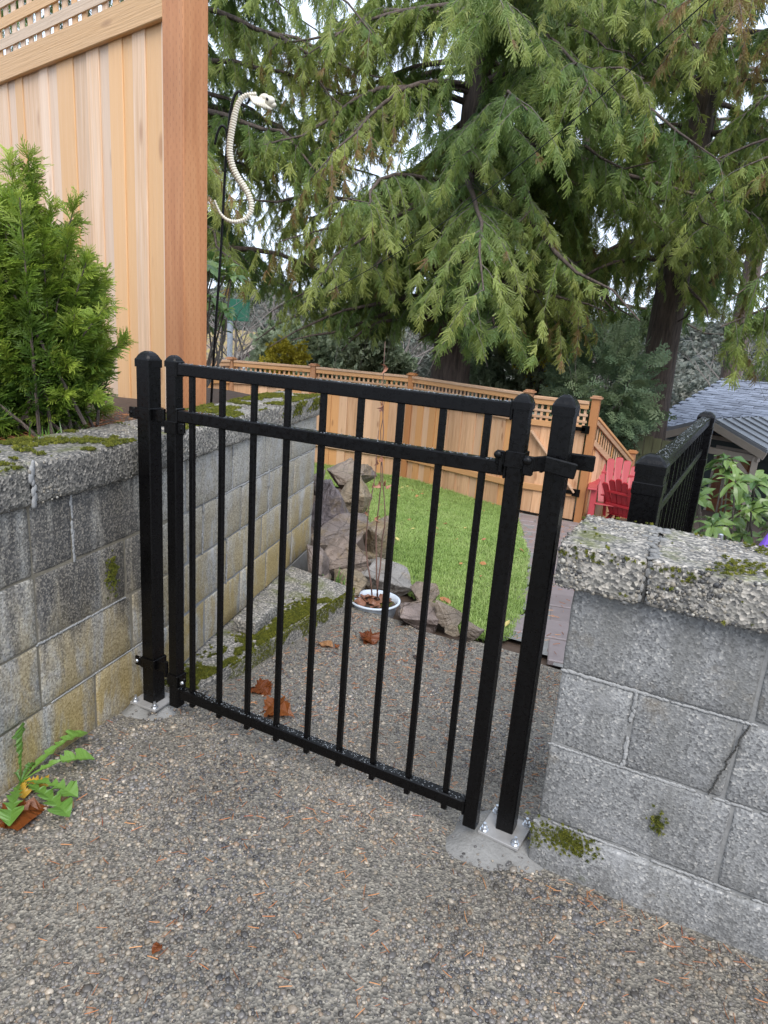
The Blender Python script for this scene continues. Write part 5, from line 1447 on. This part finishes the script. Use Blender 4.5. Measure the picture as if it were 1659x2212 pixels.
def grass_clump(label, pts, L, n, seed, name='grass_clump'):
    rr = random.Random(seed); c = Vector(pts[0]); t = thing(name, c, label, 'grass', 'grass clumps on the wall')
    for i in range(n):
        p = Vector(pts[rr.randrange(len(pts))]) + Vector((rr.gauss(0, .02), rr.gauss(0, .02), 0)); a = rr.uniform(0, 6.28); l = L * rr.uniform(.5, 1.15); ln = rr.uniform(.2, 1.0); w = rr.uniform(.0022, .0042)
        d = Vector((math.cos(a), math.sin(a), 0)); s = Vector((-d.y, d.x, 0)); mb = MB(); pr = None
        for k in range(7):
            u = k / 6; q = p + d * l * ln * u * u * .9 + Vector((0, 0, l * (u - .55 * ln * u * u))); ww = w * (1 - u ** 2.5) + .0002
            cur = (mb.bm.verts.new(q - s * ww), mb.bm.verts.new(q + Vector((0, 0, -ww * .5))), mb.bm.verts.new(q + s * ww))
            if pr: mb.bm.faces.new((pr[0], pr[1], cur[1], cur[0])); mb.bm.faces.new((pr[1], pr[2], cur[2], cur[1]))
            pr = cur
        mb.build('blade', M_DAND if i % 3 else M_RHODO, t)
W = lambda s, n, z=.86: LP0 + LD1 * s - Vector((LD1.y, -LD1.x, 0)) * n + Vector((0, 0, z))
grass_clump('long pale grass arching over the mossy cap at the frame edge', [W(-.15, .24), W(-.08, .25), W(-.2, .2)], .17, 24, 1)
rng = np.random.default_rng(66); Q = []
for _ in range(6500):
    q = W(rng.uniform(-1.6, .9), rng.uniform(.2, 1.3), .838); Q.append(q)
Q = np.array(Q); scatter('needle_litter', NEED, Q, rand_rots(np.tile([[0, 0, 1.]], (len(Q), 1)) + rng.normal(0, .25, (len(Q), 3)), rng), rng.uniform(.02, .05, len(Q)), None, None, 71)
grass_clump('upright grass tuft between juniper and black post, at the fence foot', [W(.18, .27, .82), W(.26, .28, .82), W(.22, .30, .82)], .09, 26, 2)
grass_clump('small grass tuft at the foot of the hook pole', [at(452, 900, d=3.2), at(444, 905, d=3.2)], .08, 14, 3)
grass_clump('wispy grass among the rocks below the wall end', [at(725, 1270, d=3.4), at(735, 1262, d=3.42)], .13, 16, 4)

# ================================================================== HOOK POLE AND SNAKE
D_S = 3.5
def path3(pts, d=D_S, m=4):
    P = [at(a, b, d=d) for a, b in pts]; out = []
    for i in range(len(P) - 1):                                 # Catmull-Rom
        p0, p1, p2, p3 = P[max(i - 1, 0)], P[i], P[i + 1], P[min(i + 2, len(P) - 1)]
        for k in range(m):
            t = k / m; out.append(0.5 * ((2 * p1) + (p2 - p0) * t + (2 * p0 - 5 * p1 + 4 * p2 - p3) * t * t + (3 * p1 - p0 - 3 * p2 + p3) * t ** 3))
    out.append(P[-1]); return out
pole = thing('hook_pole', at(455, 890, d=D_S), 'thin black double shepherd hook pole beside the tall fence post', 'pole')
MB().tube(path3([(455, 892), (460, 800), (466, 700), (472, 619), (479, 510), (484, 412), (489, 330), (495, 262), (502, 222), (509, 203), (517, 198), (523, 206), (524, 216)]), 0.0062, 8).build('pole', M_BLACK, pole, True)
MB().tube(path3([(490, 330), (491, 300), (488, 280), (481, 272), (474, 277), (468, 294), (464, 312)], D_S - 0.02), 0.0055, 8).build('hook', M_BLACK, pole, True)
MB().tube(path3([(535, 199), (539, 206), (538, 216), (533, 225)], D_S - 0.03), 0.005, 8).build('hook_tip', M_BLACK, pole, True)
snake = thing('snake_skeleton', at(505, 300, d=D_S), 'white toy cobra skeleton hanging on the black hook pole', 'decoration')
sp = path3([(566, 207), (555, 204), (543, 204), (530, 207), (518, 217), (510, 236), (504, 262), (499, 290), (496, 318), (498, 345), (507, 372), (521, 395), (534, 415), (543, 440), (541, 460), (530, 473), (512, 479), (493, 476), (478, 464), (469, 447), (463, 432)], D_S - 0.035, 4)
acc = [0]
for a, b in zip(sp[:-1], sp[1:]): acc.append(acc[-1] + (b - a).length)
tot = acc[-1]; nv = 74
def along(s):
    for i in range(len(acc) - 1):
        if acc[i + 1] >= s: 
            u = (s - acc[i]) / max(1e-9, acc[i + 1] - acc[i]); return sp[i].lerp(sp[i + 1], u), (sp[i + 1] - sp[i]).normalized()
    return sp[-1], (sp[-1] - sp[-2]).normalized()
vm = bpy.data.meshes.new('vertebra'); tb = bmesh.new()
prof = [(-.5, .30), (-.42, .42), (-.1, .50), (.25, .46), (.45, .33), (.5, .28)]; rg = []
for y, r in prof: rg.append([tb.verts.new((r * math.cos(6.2832 * k / 10) * (1.12 if k % 5 == 0 else 1), y, r * math.sin(6.2832 * k / 10) * (1.18 if k in (2, 3) else .95))) for k in range(10)])
for a, b in zip(rg[:-1], rg[1:]):
    for k in range(10): tb.faces.new((a[k], a[(k + 1) % 10], b[(k + 1) % 10], b[k]))
tb.faces.new(rg[0][::-1]); tb.faces.new(rg[-1]); bmesh.ops.recalc_face_normals(tb, faces=tb.faces[:]); tb.to_mesh(vm); tb.free(); vm.materials.append(M_BONE)
for i in range(nv):
    s = tot * (0.03 + .97 * (i + .5) / nv); p, d = along(s); f = i / nv
    w = 0.031 * (0.62 + .38 * min(1, f * 5)) * (1 if f < .55 else 1 - .68 * (f - .55) / .45)
    yv = d; xv = yv.cross(Vector((0.3, -1, 0.1))).normalized(); zv = xv.cross(yv); R = Matrix((xv, yv, zv)).transposed().to_4x4()
    o = bpy.data.objects.new('vertebra', vm); COL.objects.link(o); o.parent = snake; o.matrix_parent_inverse = Matrix.Translation(snake.location).inverted()
    o.matrix_basis = Matrix.Translation(p) @ R @ Matrix.Diagonal((w, tot * .97 / nv * 0.97, w, 1))
hp = at(580, 218, d=D_S - .04); hd = (at(590, 232, d=D_S - .04) - at(566, 207, d=D_S - .04)).normalized()
mb = MB(); mb.ball(hp, 0.026, 3, (1.25, .85, .8)); mb.ball(hp + hd * 0.022, 0.018, 2, (1.2, .8, .7)); mb.ball(at(571, 211, d=D_S - .04), .021, 2, (1.2, .9, .8)); skull = mb.build('skull', M_BONE, snake, True)
jw = MB(); jw.tube([at(572, 226, d=D_S - .05), at(579, 233, d=D_S - .05), at(588, 236, d=D_S - .045)], [.007, .008, .004], 8); jw.build('jaw', M_BONE, skull, True)
MB().ball(at(577, 214, d=D_S - .066), 0.0065, 2).build('eye_socket', M_DARK, skull, True)
for k in range(7):
    f = k / 6; a = at(540 + 29 * f, 207 + 4 * f, d=D_S - .05); b = at(547 + 25 * f, 222 + 10 * f, d=D_S - .06); e = at(560 + 13 * f, 228 + 9 * f, d=D_S - .05)
    MB().tube([a, b, e], [.005, .0055, .003], 6).build('hood_rib', M_BONE, snake, True)

# ================================================================== FALLEN LEAVES, DANDELION, RHODODENDRON
def leaf_at(mb, kind, p, rot, size, curl, rr, fold=.2):
    V, F = leaf_mesh(kind, curl, rr, fold); Mx = Matrix.Translation(p) @ Euler(rot).to_matrix().to_4x4() @ Matrix.Scale(size, 4)
    vs = [mb.bm.verts.new(Mx @ Vector(v)) for v in V]
    for f in F: mb.bm.faces.new([vs[q] for q in f])
def fallen(px, py, kind, size, mat, label, rz, curl=.3, z=-0.10, lift=.02, seed=0, tilt=.12):
    p = at(px, py, z=z); p.z = patio_z(p.x, p.y) + lift; mb = MB(); rr = random.Random(seed)
    leaf_at(mb, kind, p, (rr.uniform(-tilt, tilt), rr.uniform(-tilt, tilt), rz), size, curl, rr, .22)
    if kind == 'maple': leaf_at(mb, kind, p + Vector((.01, .01, -.004)), (rr.uniform(-.2, .2), rr.uniform(-.2, .2), rz + 1.3), size * .75, curl * 1.3, rr, .3)
    bmesh.ops.solidify(mb.bm, geom=mb.bm.faces[:], thickness=0.0008)
    return tag(mb.build('fallen_leaf', mat, None), label, 'leaf', 'fallen leaves')
fallen(552, 1492, 'maple', .09, M_MAPLE, 'wet orange-brown maple leaf beside the ledge, just behind the bottom rail', 4.6, .3, -.11, .014, 1)
fallen(575, 1548, 'maple', .115, M_MAPLE, 'largest wet brown maple leaf, under the bottom rail of the gate', 4.9, .4, -.09, .014, 2)
fallen(800, 1385, 'maple', .10, M_MAPLE, 'crumpled red-brown maple leaf on the concrete in front of the tub', 0.5, .9, -.13, .03, 3, .3)
fallen(683, 1392, 'oval', .085, M_TAN, 'pale tan oval leaf lying by the corner of the mossy ledge', -1.2, .2, -.13, .012, 4)
fallen(728, 1402, 'oval', .035, M_MAPLE, 'tiny orange leaf scrap next to the pale tan leaf', .6, .4, -.13, .012, 5)
fallen(12, 1782, 'maple', .11, M_MAPLE, 'big rusty maple leaf under the dandelion at the frame edge', -.3, .12, 0, .010, 6, .04)
fallen(905, 1421, 'oval', .04, simple('dark_brown_leaf', (.09, .045, .03), .4), 'small dark curled leaf on the concrete near the edging stones', 1.1, 1.2, -.13, .014, 7)
fallen(330, 2068, 'oval', .03, M_MAPLE, 'small red leaf scrap on the foreground pebbles', .2, .5, 0, .01, 8)
dn = at(46, 1698, z=0.0); dand = thing('dandelion', dn, 'jagged green dandelion rosette growing at the foot of the stained wall', 'plant')
def dleaf(tipxy, lift, seed, mat=M_DAND, wscale=1.0, endz=0.02, d=None):
    e = at(*tipxy, z=endz) if d is None else at(*tipxy, d=d); s0 = dn + Vector((0, 0, .012)); rr = random.Random(seed); L = (e - s0).length
    m = s0.lerp(e, .5) + Vector((0, 0, lift)); cv = lambda u: s0 * (1 - u) ** 2 + m * 2 * u * (1 - u) + e * u * u
    mb = MB(); n = 26; pr = None
    for k in range(n + 1):
        u = k / n; p = cv(u); tan = (cv(min(1, u + .02)) - cv(max(0, u - .02))).normalized(); sd = tan.cross(Vector((0, 0, 1)))
        if sd.length < .05: sd = Vector((1, 0, 0))
        sd.normalize(); up = sd.cross(tan)
        env = max(0.0, (u - .18) / .82) ** .6 * (1 - max(0, u - .88) / .13) ; saw = 1 - ((u * 7.5 + rr.uniform(-.14, .14)) % 1) * .92 if u < .84 else 1.0
        w = (.003 + .030 * wscale * env * saw) if u < .995 else .002
        ru = up * rr.uniform(-.004, .009) * env
        cur = (mb.bm.verts.new(p + sd * w + ru + up * w * .3 - tan * w * .35), mb.bm.verts.new(p), mb.bm.verts.new(p - sd * w + up * w * .3 + up * rr.uniform(-.003, .008) * env - tan * w * .35))
        if pr: mb.bm.faces.new((pr[0], pr[1], cur[1], cur[0])); mb.bm.faces.new((pr[1], pr[2], cur[2], cur[1]))
        pr = cur
    mb.build('leaf', mat, dand, False)
M_YLEAF = leaf_mat('yellow_dandelion_leaf', (.5, .3, .03), (.55, .33, .04)); M_BLEAF = leaf_mat('withered_leaf', (.33, .2, .11), (.36, .22, .13))
dleaf((188, 1582), .05, 1, wscale=1.1); dleaf((205, 1640), .05, 2, wscale=1.25); dleaf((50, 1560), .02, 3, d=math.hypot(dn.x, dn.y) - .01, wscale=.9); dleaf((5, 1650), .05, 4, endz=.03); dleaf((168, 1722), .035, 5); dleaf((150, 1765), .03, 6, wscale=1.1)
dleaf((20, 1785), .04, 7, wscale=1.0); dleaf((78, 1648), .03, 8, wscale=.5); dleaf((105, 1700), .02, 9, M_YLEAF, .8, .008); dleaf((52, 1725), .015, 10, M_YLEAF, .9, .006); dleaf((160, 1745), .008, 11, M_BLEAF, .5, .004)

def rhodo(label, centers, n_leaf, size, seed, base, name='rhododendron'):
    rr = random.Random(seed); t = thing(name, base, label, 'shrub', 'rhododendrons'); st = MB(); ms = []
    for k in range(4):
        V, F = leaf_mesh('lance', .25 + .15 * k, rr, .25); me = bpy.data.meshes.new('leaf'); me.from_pydata(V, [], F); me.materials.append(M_RHODO); me.polygons.foreach_set('use_smooth', [True] * len(me.polygons)); ms.append(me)
    for c in centers:
        c = Vector(c); ax = (c - Vector(base)).normalized() + Vector((0, 0, .6)); ax.normalize()
        mid = Vector(base).lerp(c, .55) + Vector((rr.gauss(0, .05), rr.gauss(0, .05), -.05)); st.tube([Vector(base), mid, c], [.012, .008, .005], 5, False)
        Rz = ax.to_track_quat('Z', 'Y').to_matrix().to_4x4(); off = rr.uniform(0, 6)
        for i in range(n_leaf):
            o = bpy.data.objects.new('leaf', ms[rr.randrange(4)]); COL.objects.link(o); o.parent = t; o.matrix_parent_inverse = Matrix.Translation(Vector(base)).inverted()
            a = off + i * 2.4; pitch = rr.uniform(-.45, .55) - .25 * (i > n_leaf * .6)
            s = size * rr.uniform(.75, 1.15)
            o.matrix_basis = Matrix.Translation(c) @ Rz @ Matrix.Rotation(a, 4, 'Z') @ Matrix.Rotation(pitch, 4, 'X') @ Matrix.Diagonal((s * 1.05, s, s, 1))
    o = st.build('stems', M_BARK2, t); o['kind'] = 'stuff'
cs = []; rr = random.Random(2)
while len(cs) < 33:
    px, py = rr.uniform(1500, 1700), rr.uniform(985, 1185)
    if py < 1000 + abs(px - 1575) * .6 - 15: continue
    p = at(px, py, d=rr.uniform(4.6, 5.7))
    if all((p - q).length > .10 for q in cs): cs.append(p)
b = at(1590, 1230, d=5.3); b.z = -0.6
rhodo('glossy rhododendron right of the black railing, in front of the dark house', cs, 9, .14, 3, b)
cs = [at(rr.uniform(425, 500), rr.uniform(560, 715), d=rr.uniform(4.6, 5.4)) for _ in range(14)]; cs = [c for c in cs]
b = at(430, 860, d=5.0)
rhodo('bright rhododendron peeping out behind the reddish fence post', cs, 9, .12, 6, b)

# ================================================================== SHINGLED HOUSE AND OLD BOARD FENCE
HA, HB = at(1434, 923, d=18.2), at(1637, 950, d=17.2)
hu = Vector((HB.x - HA.x, HB.y - HA.y, 0)).normalized(); hv = Vector((-hu.y, hu.x, 0))
if hv.y < 0: hv = -hv
ZE = (HA.z + HB.z) / 2; HRZ = math.atan2(hu.y, hu.x); RUN, RISE = 3.6, 1.15; HFLOOR = ZE - 2.55
HO = Vector((HA.x, HA.y, 0))
hp_ = lambda u, v, z: HO + hu * u + hv * v + Vector((0, 0, z))
house = thing('house', hp_(3, 2, HFLOOR), 'dark green house with blue-grey shingle roof behind the railing at right', 'house')
U0, U1 = -0.55, 7.0
mb = MB(); mb.prism([hp_(U0, 0, ZE - .02), hp_(U1, 0, ZE - .02), hp_(U1, RUN, ZE + RISE - .02), hp_(U0, RUN, ZE + RISE - .02)], (0, 0, -0.10))
mb.prism([hp_(U0, RUN, ZE + RISE - .02), hp_(U1, RUN, ZE + RISE - .02), hp_(U1, 2 * RUN, ZE - .02), hp_(U0, 2 * RUN, ZE - .02)], (0, 0, -0.10)); mb.build('roof', M_SHINGLE, house)
sl = Vector((hv.x * RUN, hv.y * RUN, RISE)); SLN = sl.length; sl.normalize(); nrm = hu.cross(sl).normalized()
if nrm.z < 0: nrm = -nrm
ROT = Matrix((hu, sl, nrm)).transposed().to_4x4()
sm = bpy.data.meshes.new('shingle'); tb = bmesh.new(); bmesh.ops.create_cube(tb, size=1.0); tb.to_mesh(sm); tb.free(); sm.materials.append(M_SHINGLE)
rows_, sh_w = 24, 0.30; rr = random.Random(9); cnt = 0; rest = MB()
roofp = [o for o in house.children if o.name.startswith('roof')][0]
for r in range(rows_):
    for c in range(int((U1 - U0) / sh_w) + 1):
        u = U0 + c * sh_w + (sh_w / 2 if r % 2 else 0); w = sh_w * rr.uniform(.9, .99)
        if u > U1 - .1: continue
        p = hp_(u + w / 2, 0, ZE) + sl * ((r + .5) * SLN / rows_) + nrm * (0.012 + rr.uniform(0, .012))
        Mx = Matrix.Translation(p) @ ROT @ Matrix.Rotation(-.05, 4, 'X') @ Matrix.Diagonal((w, SLN / rows_ * 1.25, .014, 1))
        if u < 3.2 and cnt < 290:
            o = bpy.data.objects.new('shingle', sm); COL.objects.link(o); o.parent = house; o.matrix_parent_inverse = Matrix.Translation(house.location).inverted(); o.matrix_basis = Mx; cnt += 1
        else:
            t = bmesh.new(); bmesh.ops.create_cube(t, size=1.0, matrix=Mx); rest.merge(t)
o = rest.build('shingles', M_SHINGLE, house); o['kind'] = 'stuff'
MB().bar(hp_(U0, RUN, ZE + RISE + .015), hp_(U1, RUN, ZE + RISE + .015), .22, .05, bevel=.01).build('ridge_cap', M_SHINGLE, house)
MB().bar(hp_(U0, -.05, ZE - .06), hp_(U1, -.05, ZE - .06), .10, .10, bevel=.01).build('gutter', M_TRIM, house)
VW = 0.45
mb = MB(); mb.prism([hp_(U0 + .4, VW + .03, HFLOOR - .6), hp_(U1 - .3, VW + .03, HFLOOR - .6), hp_(U1 - .3, 2 * RUN - VW, HFLOOR - .6), hp_(U0 + .4, 2 * RUN - VW, HFLOOR - .6)], (0, 0, ZE - HFLOOR + .55)); mb.build('wall', M_SIDING, house)
for k in range(13):
    z = HFLOOR - .2 + k * .205
    MB().bar(hp_(U0 + .4, VW, z + .1), hp_(U1 - .3, VW, z + .1), .03, .198, bevel=.004).build('siding_board', M_SIDING, house)
# door
pd = at(1570, 985, d=17.4); du = (pd - HO).dot(hu)
DT = ZE - 0.33; 
MB().box(hp_(du, VW - .03, (DT + HFLOOR) / 2), (.98, .06, DT - HFLOOR + .08), (0, 0, HRZ)).build('door_frame', M_TRIM, house)
door = MB().box(hp_(du, VW - .055, (DT + HFLOOR) / 2 - .02), (.84, .05, DT - HFLOOR - .02), (0, 0, HRZ), .004).build('door', M_DOOR, house)
for sx in (-.2, .2):
    for zz, hh in ((DT - .95, .55), (DT - 1.55, .45)): MB().box(hp_(du + sx, VW - .085, zz), (.28, .02, hh), (0, 0, HRZ), .008).build('door_panel', M_DOOR, door)
for sx in (-.2, .2):
    MB().box(hp_(du + sx, VW - .083, DT - .32), (.28, .015, .26), (0, 0, HRZ)).build('window', simple('painted_lit_pane' if sx < 0 else 'amber_pane', (.55, .52, .42) if sx < 0 else (.30, .16, .08), .12), door)  # left pane's lit look is only its pale colour, nothing glows
MB().ball(hp_(du + .34, VW - .11, HFLOOR + 1.0), .035, 2).build('handle', M_GALV, door)
# porch: gabled roof over the door
pa = at(1541, 913, d=15.7); pu = (pa - HO).dot(hu); PV = (pa - HO).dot(hv); AP = pa.z; PHW, PDR = 1.08, .42
plate = .05
for sx in (-1, 1):
    mb = MB(); mb.prism([hp_(pu, PV - .1, AP + .08), hp_(pu + sx * (PHW + .12), PV - .1, AP - PDR - .02 + .08), hp_(pu + sx * (PHW + .12), VW + .6, AP - PDR - .02 + .08), hp_(pu, VW + 1.6, AP + .08)], (0, 0, -.06)); mb.build('porch_roof', M_METAL_ROOF, house)
    for k in range(6):
        v0 = PV - .06 + k * .42; MB().bar(hp_(pu + sx * .02, v0, AP + .095), hp_(pu + sx * (PHW + .10), v0, AP - PDR + .075), .03, .03).build('roof_seam', M_METAL_ROOF, house)
    MB().bar(hp_(pu - sx * .02, PV - .08, AP - .03), hp_(pu + sx * (PHW + .10), PV - .08, AP - PDR - .08), .05, .15, bevel=.006).build('fascia', M_TRIM, house)
    MB().bar(hp_(pu + sx * (PHW - .12), PV + .05, HFLOOR - .3), hp_(pu + sx * (PHW - .12), PV + .05, AP - PDR - .12), .12, .12, (0, 1, 0), .006).build('porch_post', M_TRIM, house)
    MB().bar(hp_(pu + sx * (PHW - .12), PV + .05, AP - PDR - .62), hp_(pu + sx * (PHW - .52), PV + .05, AP - PDR - .24), .08, .08, (0, 1, 0), .006).build('bracket', M_TRIM, house)
MB().bar(hp_(pu - PHW + .05, PV + .05, AP - PDR - .16), hp_(pu + PHW - .05, PV + .05, AP - PDR - .16), .12, .13, bevel=.006).build('beam', M_TRIM, house)
MB().bar(hp_(pu, PV - .02, AP - PDR - .10), hp_(pu, PV - .02, AP - .10), .07, .07, (1, 0, 0)).build('king_post', M_TRIM, house)
# old fence
wf = thing('board_fence', (-1.4, 13.0, -2), 'old weathered green-grey board fence in front of the shingled house', 'fence')
A, B = at(1290, 922, d=12.9), at(1460, 955, d=13.0); fd = Vector((B.x - A.x, B.y - A.y, 0)).normalized(); A0_ = A - fd * 1.6; zt = lambda s: A.z + (B.z - A.z) / (B - A).length * (s - 1.6)
for k in range(23):
    s = k * .148; p = A0_ + fd * s; z = zt(s) + random.uniform(-.02, .02)
    MB().box((p.x, p.y + (k % 2) * .012, z / 2 + (-2.2) / 2), (.14, .018, z + 2.2), (0, 0, math.atan2(fd.y, fd.x)), .003).build('board', M_WEATHERED, wf)
MB().bar(A0_ + Vector((0, .05, -.5)), A0_ + fd * 3.3 + Vector((0, .05, -.65)), .04, .09).build('rail', M_WEATHERED, wf)

# ================================================================== CHAIRS
def lawn_chair(loc, rz, mat, label, sc=1.0):
    """Moulded adirondack chair, front towards -Y in its own frame."""
    R = Matrix.Translation(loc) @ Matrix.Rotation(rz, 4, 'Z'); t = thing('lawn_chair', loc, label, 'chair', 'plastic lawn chairs')
    W_ = lambda p: R @ (Vector(p) * sc)
    def bars(name, segs, w, h, up=(0, 0, 1)):
        mb = MB()
        for p, q in segs: mb.bar(W_(p), W_(q), w * sc, h * sc, R.to_3x3() @ Vector(up), bevel=.006)
        mb.build(name, mat, t)
    for k in range(5):                                           # fanned back slats
        x = (k - 2) * .098; top = .93 - .035 * abs(k - 2) ** 1.6
        mb = MB(); w0, w1 = .078, .104; b0, b1 = Vector((x * .86, .20, .30)), Vector((x * 1.18, .46, top))
        dv = (b1 - b0); nn = Vector((1, 0, 0)).cross(dv).normalized()
        q = [b0 + Vector((-w0 / 2, 0, 0)), b0 + Vector((w0 / 2, 0, 0)), b1 + Vector((w1 / 2, 0, -.01)), b1 + Vector((w1 * .3, 0, .012)), b1 + Vector((-w1 * .3, 0, .012)), b1 + Vector((-w1 / 2, 0, -.01))]
        mb.prism([W_(v) for v in q], R.to_3x3() @ (nn * .018)); mb.build('back_slat', mat, t)
    for z, yy in ((.47, .295), (.70, .385)): bars('back_brace', [((-.25, yy, z), (.25, yy, z))], .028, .045)
    for k in range(5):
        y = -.26 + k * .105; z = .37 - .022 * k
        bars('seat_slat', [((-.25, y, z), (.25, y, z))], .095, .016)
    for s in (-1, 1):
        bars('leg', [((s * .28, -.27, 0), (s * .28, -.25, .56))], .085, .05, (0, 1, 0))
        bars('leg', [((s * .26, .42, 0), (s * .25, -.24, .36))], .035, .085)
        bars('armrest', [((s * .31, -.34, .575), (s * .31, .05, .57)), ((s * .31, .04, .57), (s * .28, .34, .60))], .125, .024)
        bars('arm_support', [((s * .285, .20, .22), (s * .29, .26, .58))], .05, .03, (0, 1, 0))
c1 = on_garden(1312, 1140); c2 = on_garden(1345, 1152)
cz = garden_z(c1.x, c1.y)
lawn_chair(on_garden(1316, 1138), 0.15, M_PINK, 'faded pinkish-red plastic lawn chair facing the gate, in front of the sloping fence', .93)
lawn_chair(on_garden(1346, 1146), math.pi - .35, M_RED, 'deep red plastic lawn chair seen from behind, next to the black railing', .76)

# ================================================================== SMALL THINGS AT THE FRAME EDGE
pl_ = at(1556, 1160, d=3.3); lamp = thing('path_light', (pl_.x, pl_.y, pl_.z - .4), 'small black stake light with pale cap in front of the rhododendron', 'light')
MB().tube([pl_ + Vector((0, 0, -.5)), pl_ + Vector((0, 0, -.008))], .009, 10).build('stake', M_BLACK, lamp); MB().tube([pl_ + Vector((0, 0, -.008)), pl_ + Vector((0, 0, .012)), pl_ + Vector((0, 0, .016))], [.012, .012, .006], 10).build('cap', M_GALV, lamp)
pu_ = at(1668, 1150, d=2.6); mb = MB(); M_PURPLE = simple('purple_cloth', (.22, .10, .62), .5, var=.15, nscale=12)
n = 14; ring = []
for j in range(8):
    f = j / 7; q = []
    for k in range(n):
        a = 6.2832 * k / n; r = (.01 + .13 * f) * (1 + (.25 * f if k % 2 else 0)); q.append(mb.bm.verts.new((pu_.x + r * math.cos(a), pu_.y + r * math.sin(a), pu_.z - .34 * f)))
    ring.append(q)
for a, b in zip(ring[:-1], ring[1:]):
    for k in range(n): mb.bm.faces.new((a[k], a[(k + 1) % n], b[(k + 1) % n], b[k]))
mb.bm.faces.new(ring[0][::-1]); um = thing('umbrella', (pu_.x, pu_.y, pu_.z - .35), 'folded purple umbrella behind the grey wall at the frame edge', 'umbrella'); mb.build('cloth', M_PURPLE, um)
MB().tube([pu_ + Vector((0, 0, -.7)), pu_ + Vector((0, 0, .02))], .006, 8).build('shaft', M_BLACK, um)
# overhead cable
a, b = at(820, 540, d=7.5), at(1500, -20, d=5.2); pts = [a + (b - a) * (t / 12 * 1.6 - .3) + Vector((0, 0, -.25 * math.sin(math.pi * t / 12))) for t in range(13)]
tag(MB().tube(pts, .004, 5).build('overhead_cable', M_BLACK), 'thin black overhead cable crossing in front of the cedars', 'cable')
a, b = at(1350, 900, d=30), at(1700, 965, d=22); tag(MB().tube([a + (b - a) * (t / 8) + Vector((0, 0, -.2 * math.sin(math.pi * t / 8))) for t in range(9)], .012, 5).build('power_line', M_BLACK), 'thin power line passing behind the bare cedar trunk', 'cable')

# far houses, sign, utility pole at the left gap
def far_house(c, rz, w, d, h, rise, wallm, roofm, label, lower=None, wins=()):
    t = thing('house', c, label, 'house'); R = Matrix.Translation(c) @ Matrix.Rotation(rz, 4, 'Z'); W_ = lambda *p: R @ Vector(p)
    mb = MB(); mb.prism([W_(-w / 2, -d / 2, 0), W_(w / 2, -d / 2, 0), W_(w / 2, -d / 2, h), W_(0, -d / 2, h + rise), W_(-w / 2, -d / 2, h)], R.to_3x3() @ Vector((0, d, 0))); mb.build('wall', wallm, t)
    for s in (-1, 1):
        mb = MB(); mb.prism([W_(0, -d / 2 - .4, h + rise + .05), W_(s * (w / 2 + .5), -d / 2 - .4, h - rise / w - .1), W_(s * (w / 2 + .5), d / 2 + .4, h - rise / w - .1), W_(0, d / 2 + .4, h + rise + .05)], (0, 0, .18)); mb.build('roof', roofm, t)
        MB().bar(W_(0, -d / 2 - .42, h + rise + .02), W_(s * (w / 2 + .5), -d / 2 - .42, h - rise / w - .12), .08, .25).build('fascia', M_TRIM, t)
    for x, z, ww, hh in wins:
        f = MB().box(W_(x, -d / 2 - .02, z), (ww + .16, .06, hh + .16), (0, 0, rz)).build('window', simple('white_frame', (.6, .6, .6), .5), t); MB().box(W_(x, -d / 2 - .06, z), (ww, .03, hh), (0, 0, rz)).build('pane', M_GLASS, f)
    if lower: MB().box(W_(0, -d / 2 - .03, h * .28), (w, .06, h * .56), (0, 0, rz)).build('lower_wall', lower, t)
    return t
M_MOSSROOF = Mat('mossy_roof'); M_MOSSROOF = M_MOSSROOF.set(Base_Color=M_MOSSROOF.ramp(M_MOSSROOF.noise(M_MOSSROOF.pos(), .8, 5, .6), [(.35, (.20, .13, .10)), (.55, (.27, .20, .07)), (.75, (.30, .27, .05))]), Roughness=.9).m
M_BROWNW = simple('brown_siding', (.10, .05, .045), .7, var=.2, nscale=2); M_REDROOF = simple('red_roof', (.30, .12, .11), .8, var=.2, nscale=2); M_WHITEW = simple('white_siding', (.55, .56, .58), .6)
h1 = at(522, 800, d=46); h1.z = -5.2
far_house(h1, math.radians(58), 7.5, 9, 3.6, 2.0, M_BROWNW, M_MOSSROOF, 'distant brown house with mossy roof beyond the fence at left', M_WHITEW, [(-1, 3.3, .9, .9), (1.2, 3.3, .9, .9), (0, 1.4, 1.2, .93)])
h2 = at(600, 800, d=62); h2.z = -6
far_house(h2, math.radians(40), 9, 10, 4.2, 2.4, M_WHITEW, M_REDROOF, 'distant pale house with faded red roof, right of the mossy one', None, [(-2, 2.2, 1.2, .93), (2, 2.2, 1.2, .93)])
sg = at(515, 670, d=34); sign = thing('street_sign', (sg.x, sg.y, -4), 'plain green sign board on a grey pole above the garden fence', 'sign')
srz = math.atan2(sg.y, sg.x) - math.pi / 2; sd_ = Vector((math.cos(srz), math.sin(srz), 0))
MB().box(sg, (1.05, .12, 1.0), (0, 0, srz), .02).build('board', simple('sign_green', (.015, .10, .06), .4), sign)
MB().tube([Vector((sg.x, sg.y, -5)) - sd_ * .45 + Vector((0, .12, 0)), Vector((sg.x, sg.y, sg.z + .5)) - sd_ * .45 + Vector((0, .12, 0))], .13, 10).build('post', simple('grey_pole', (.26, .29, .33), .5), sign)
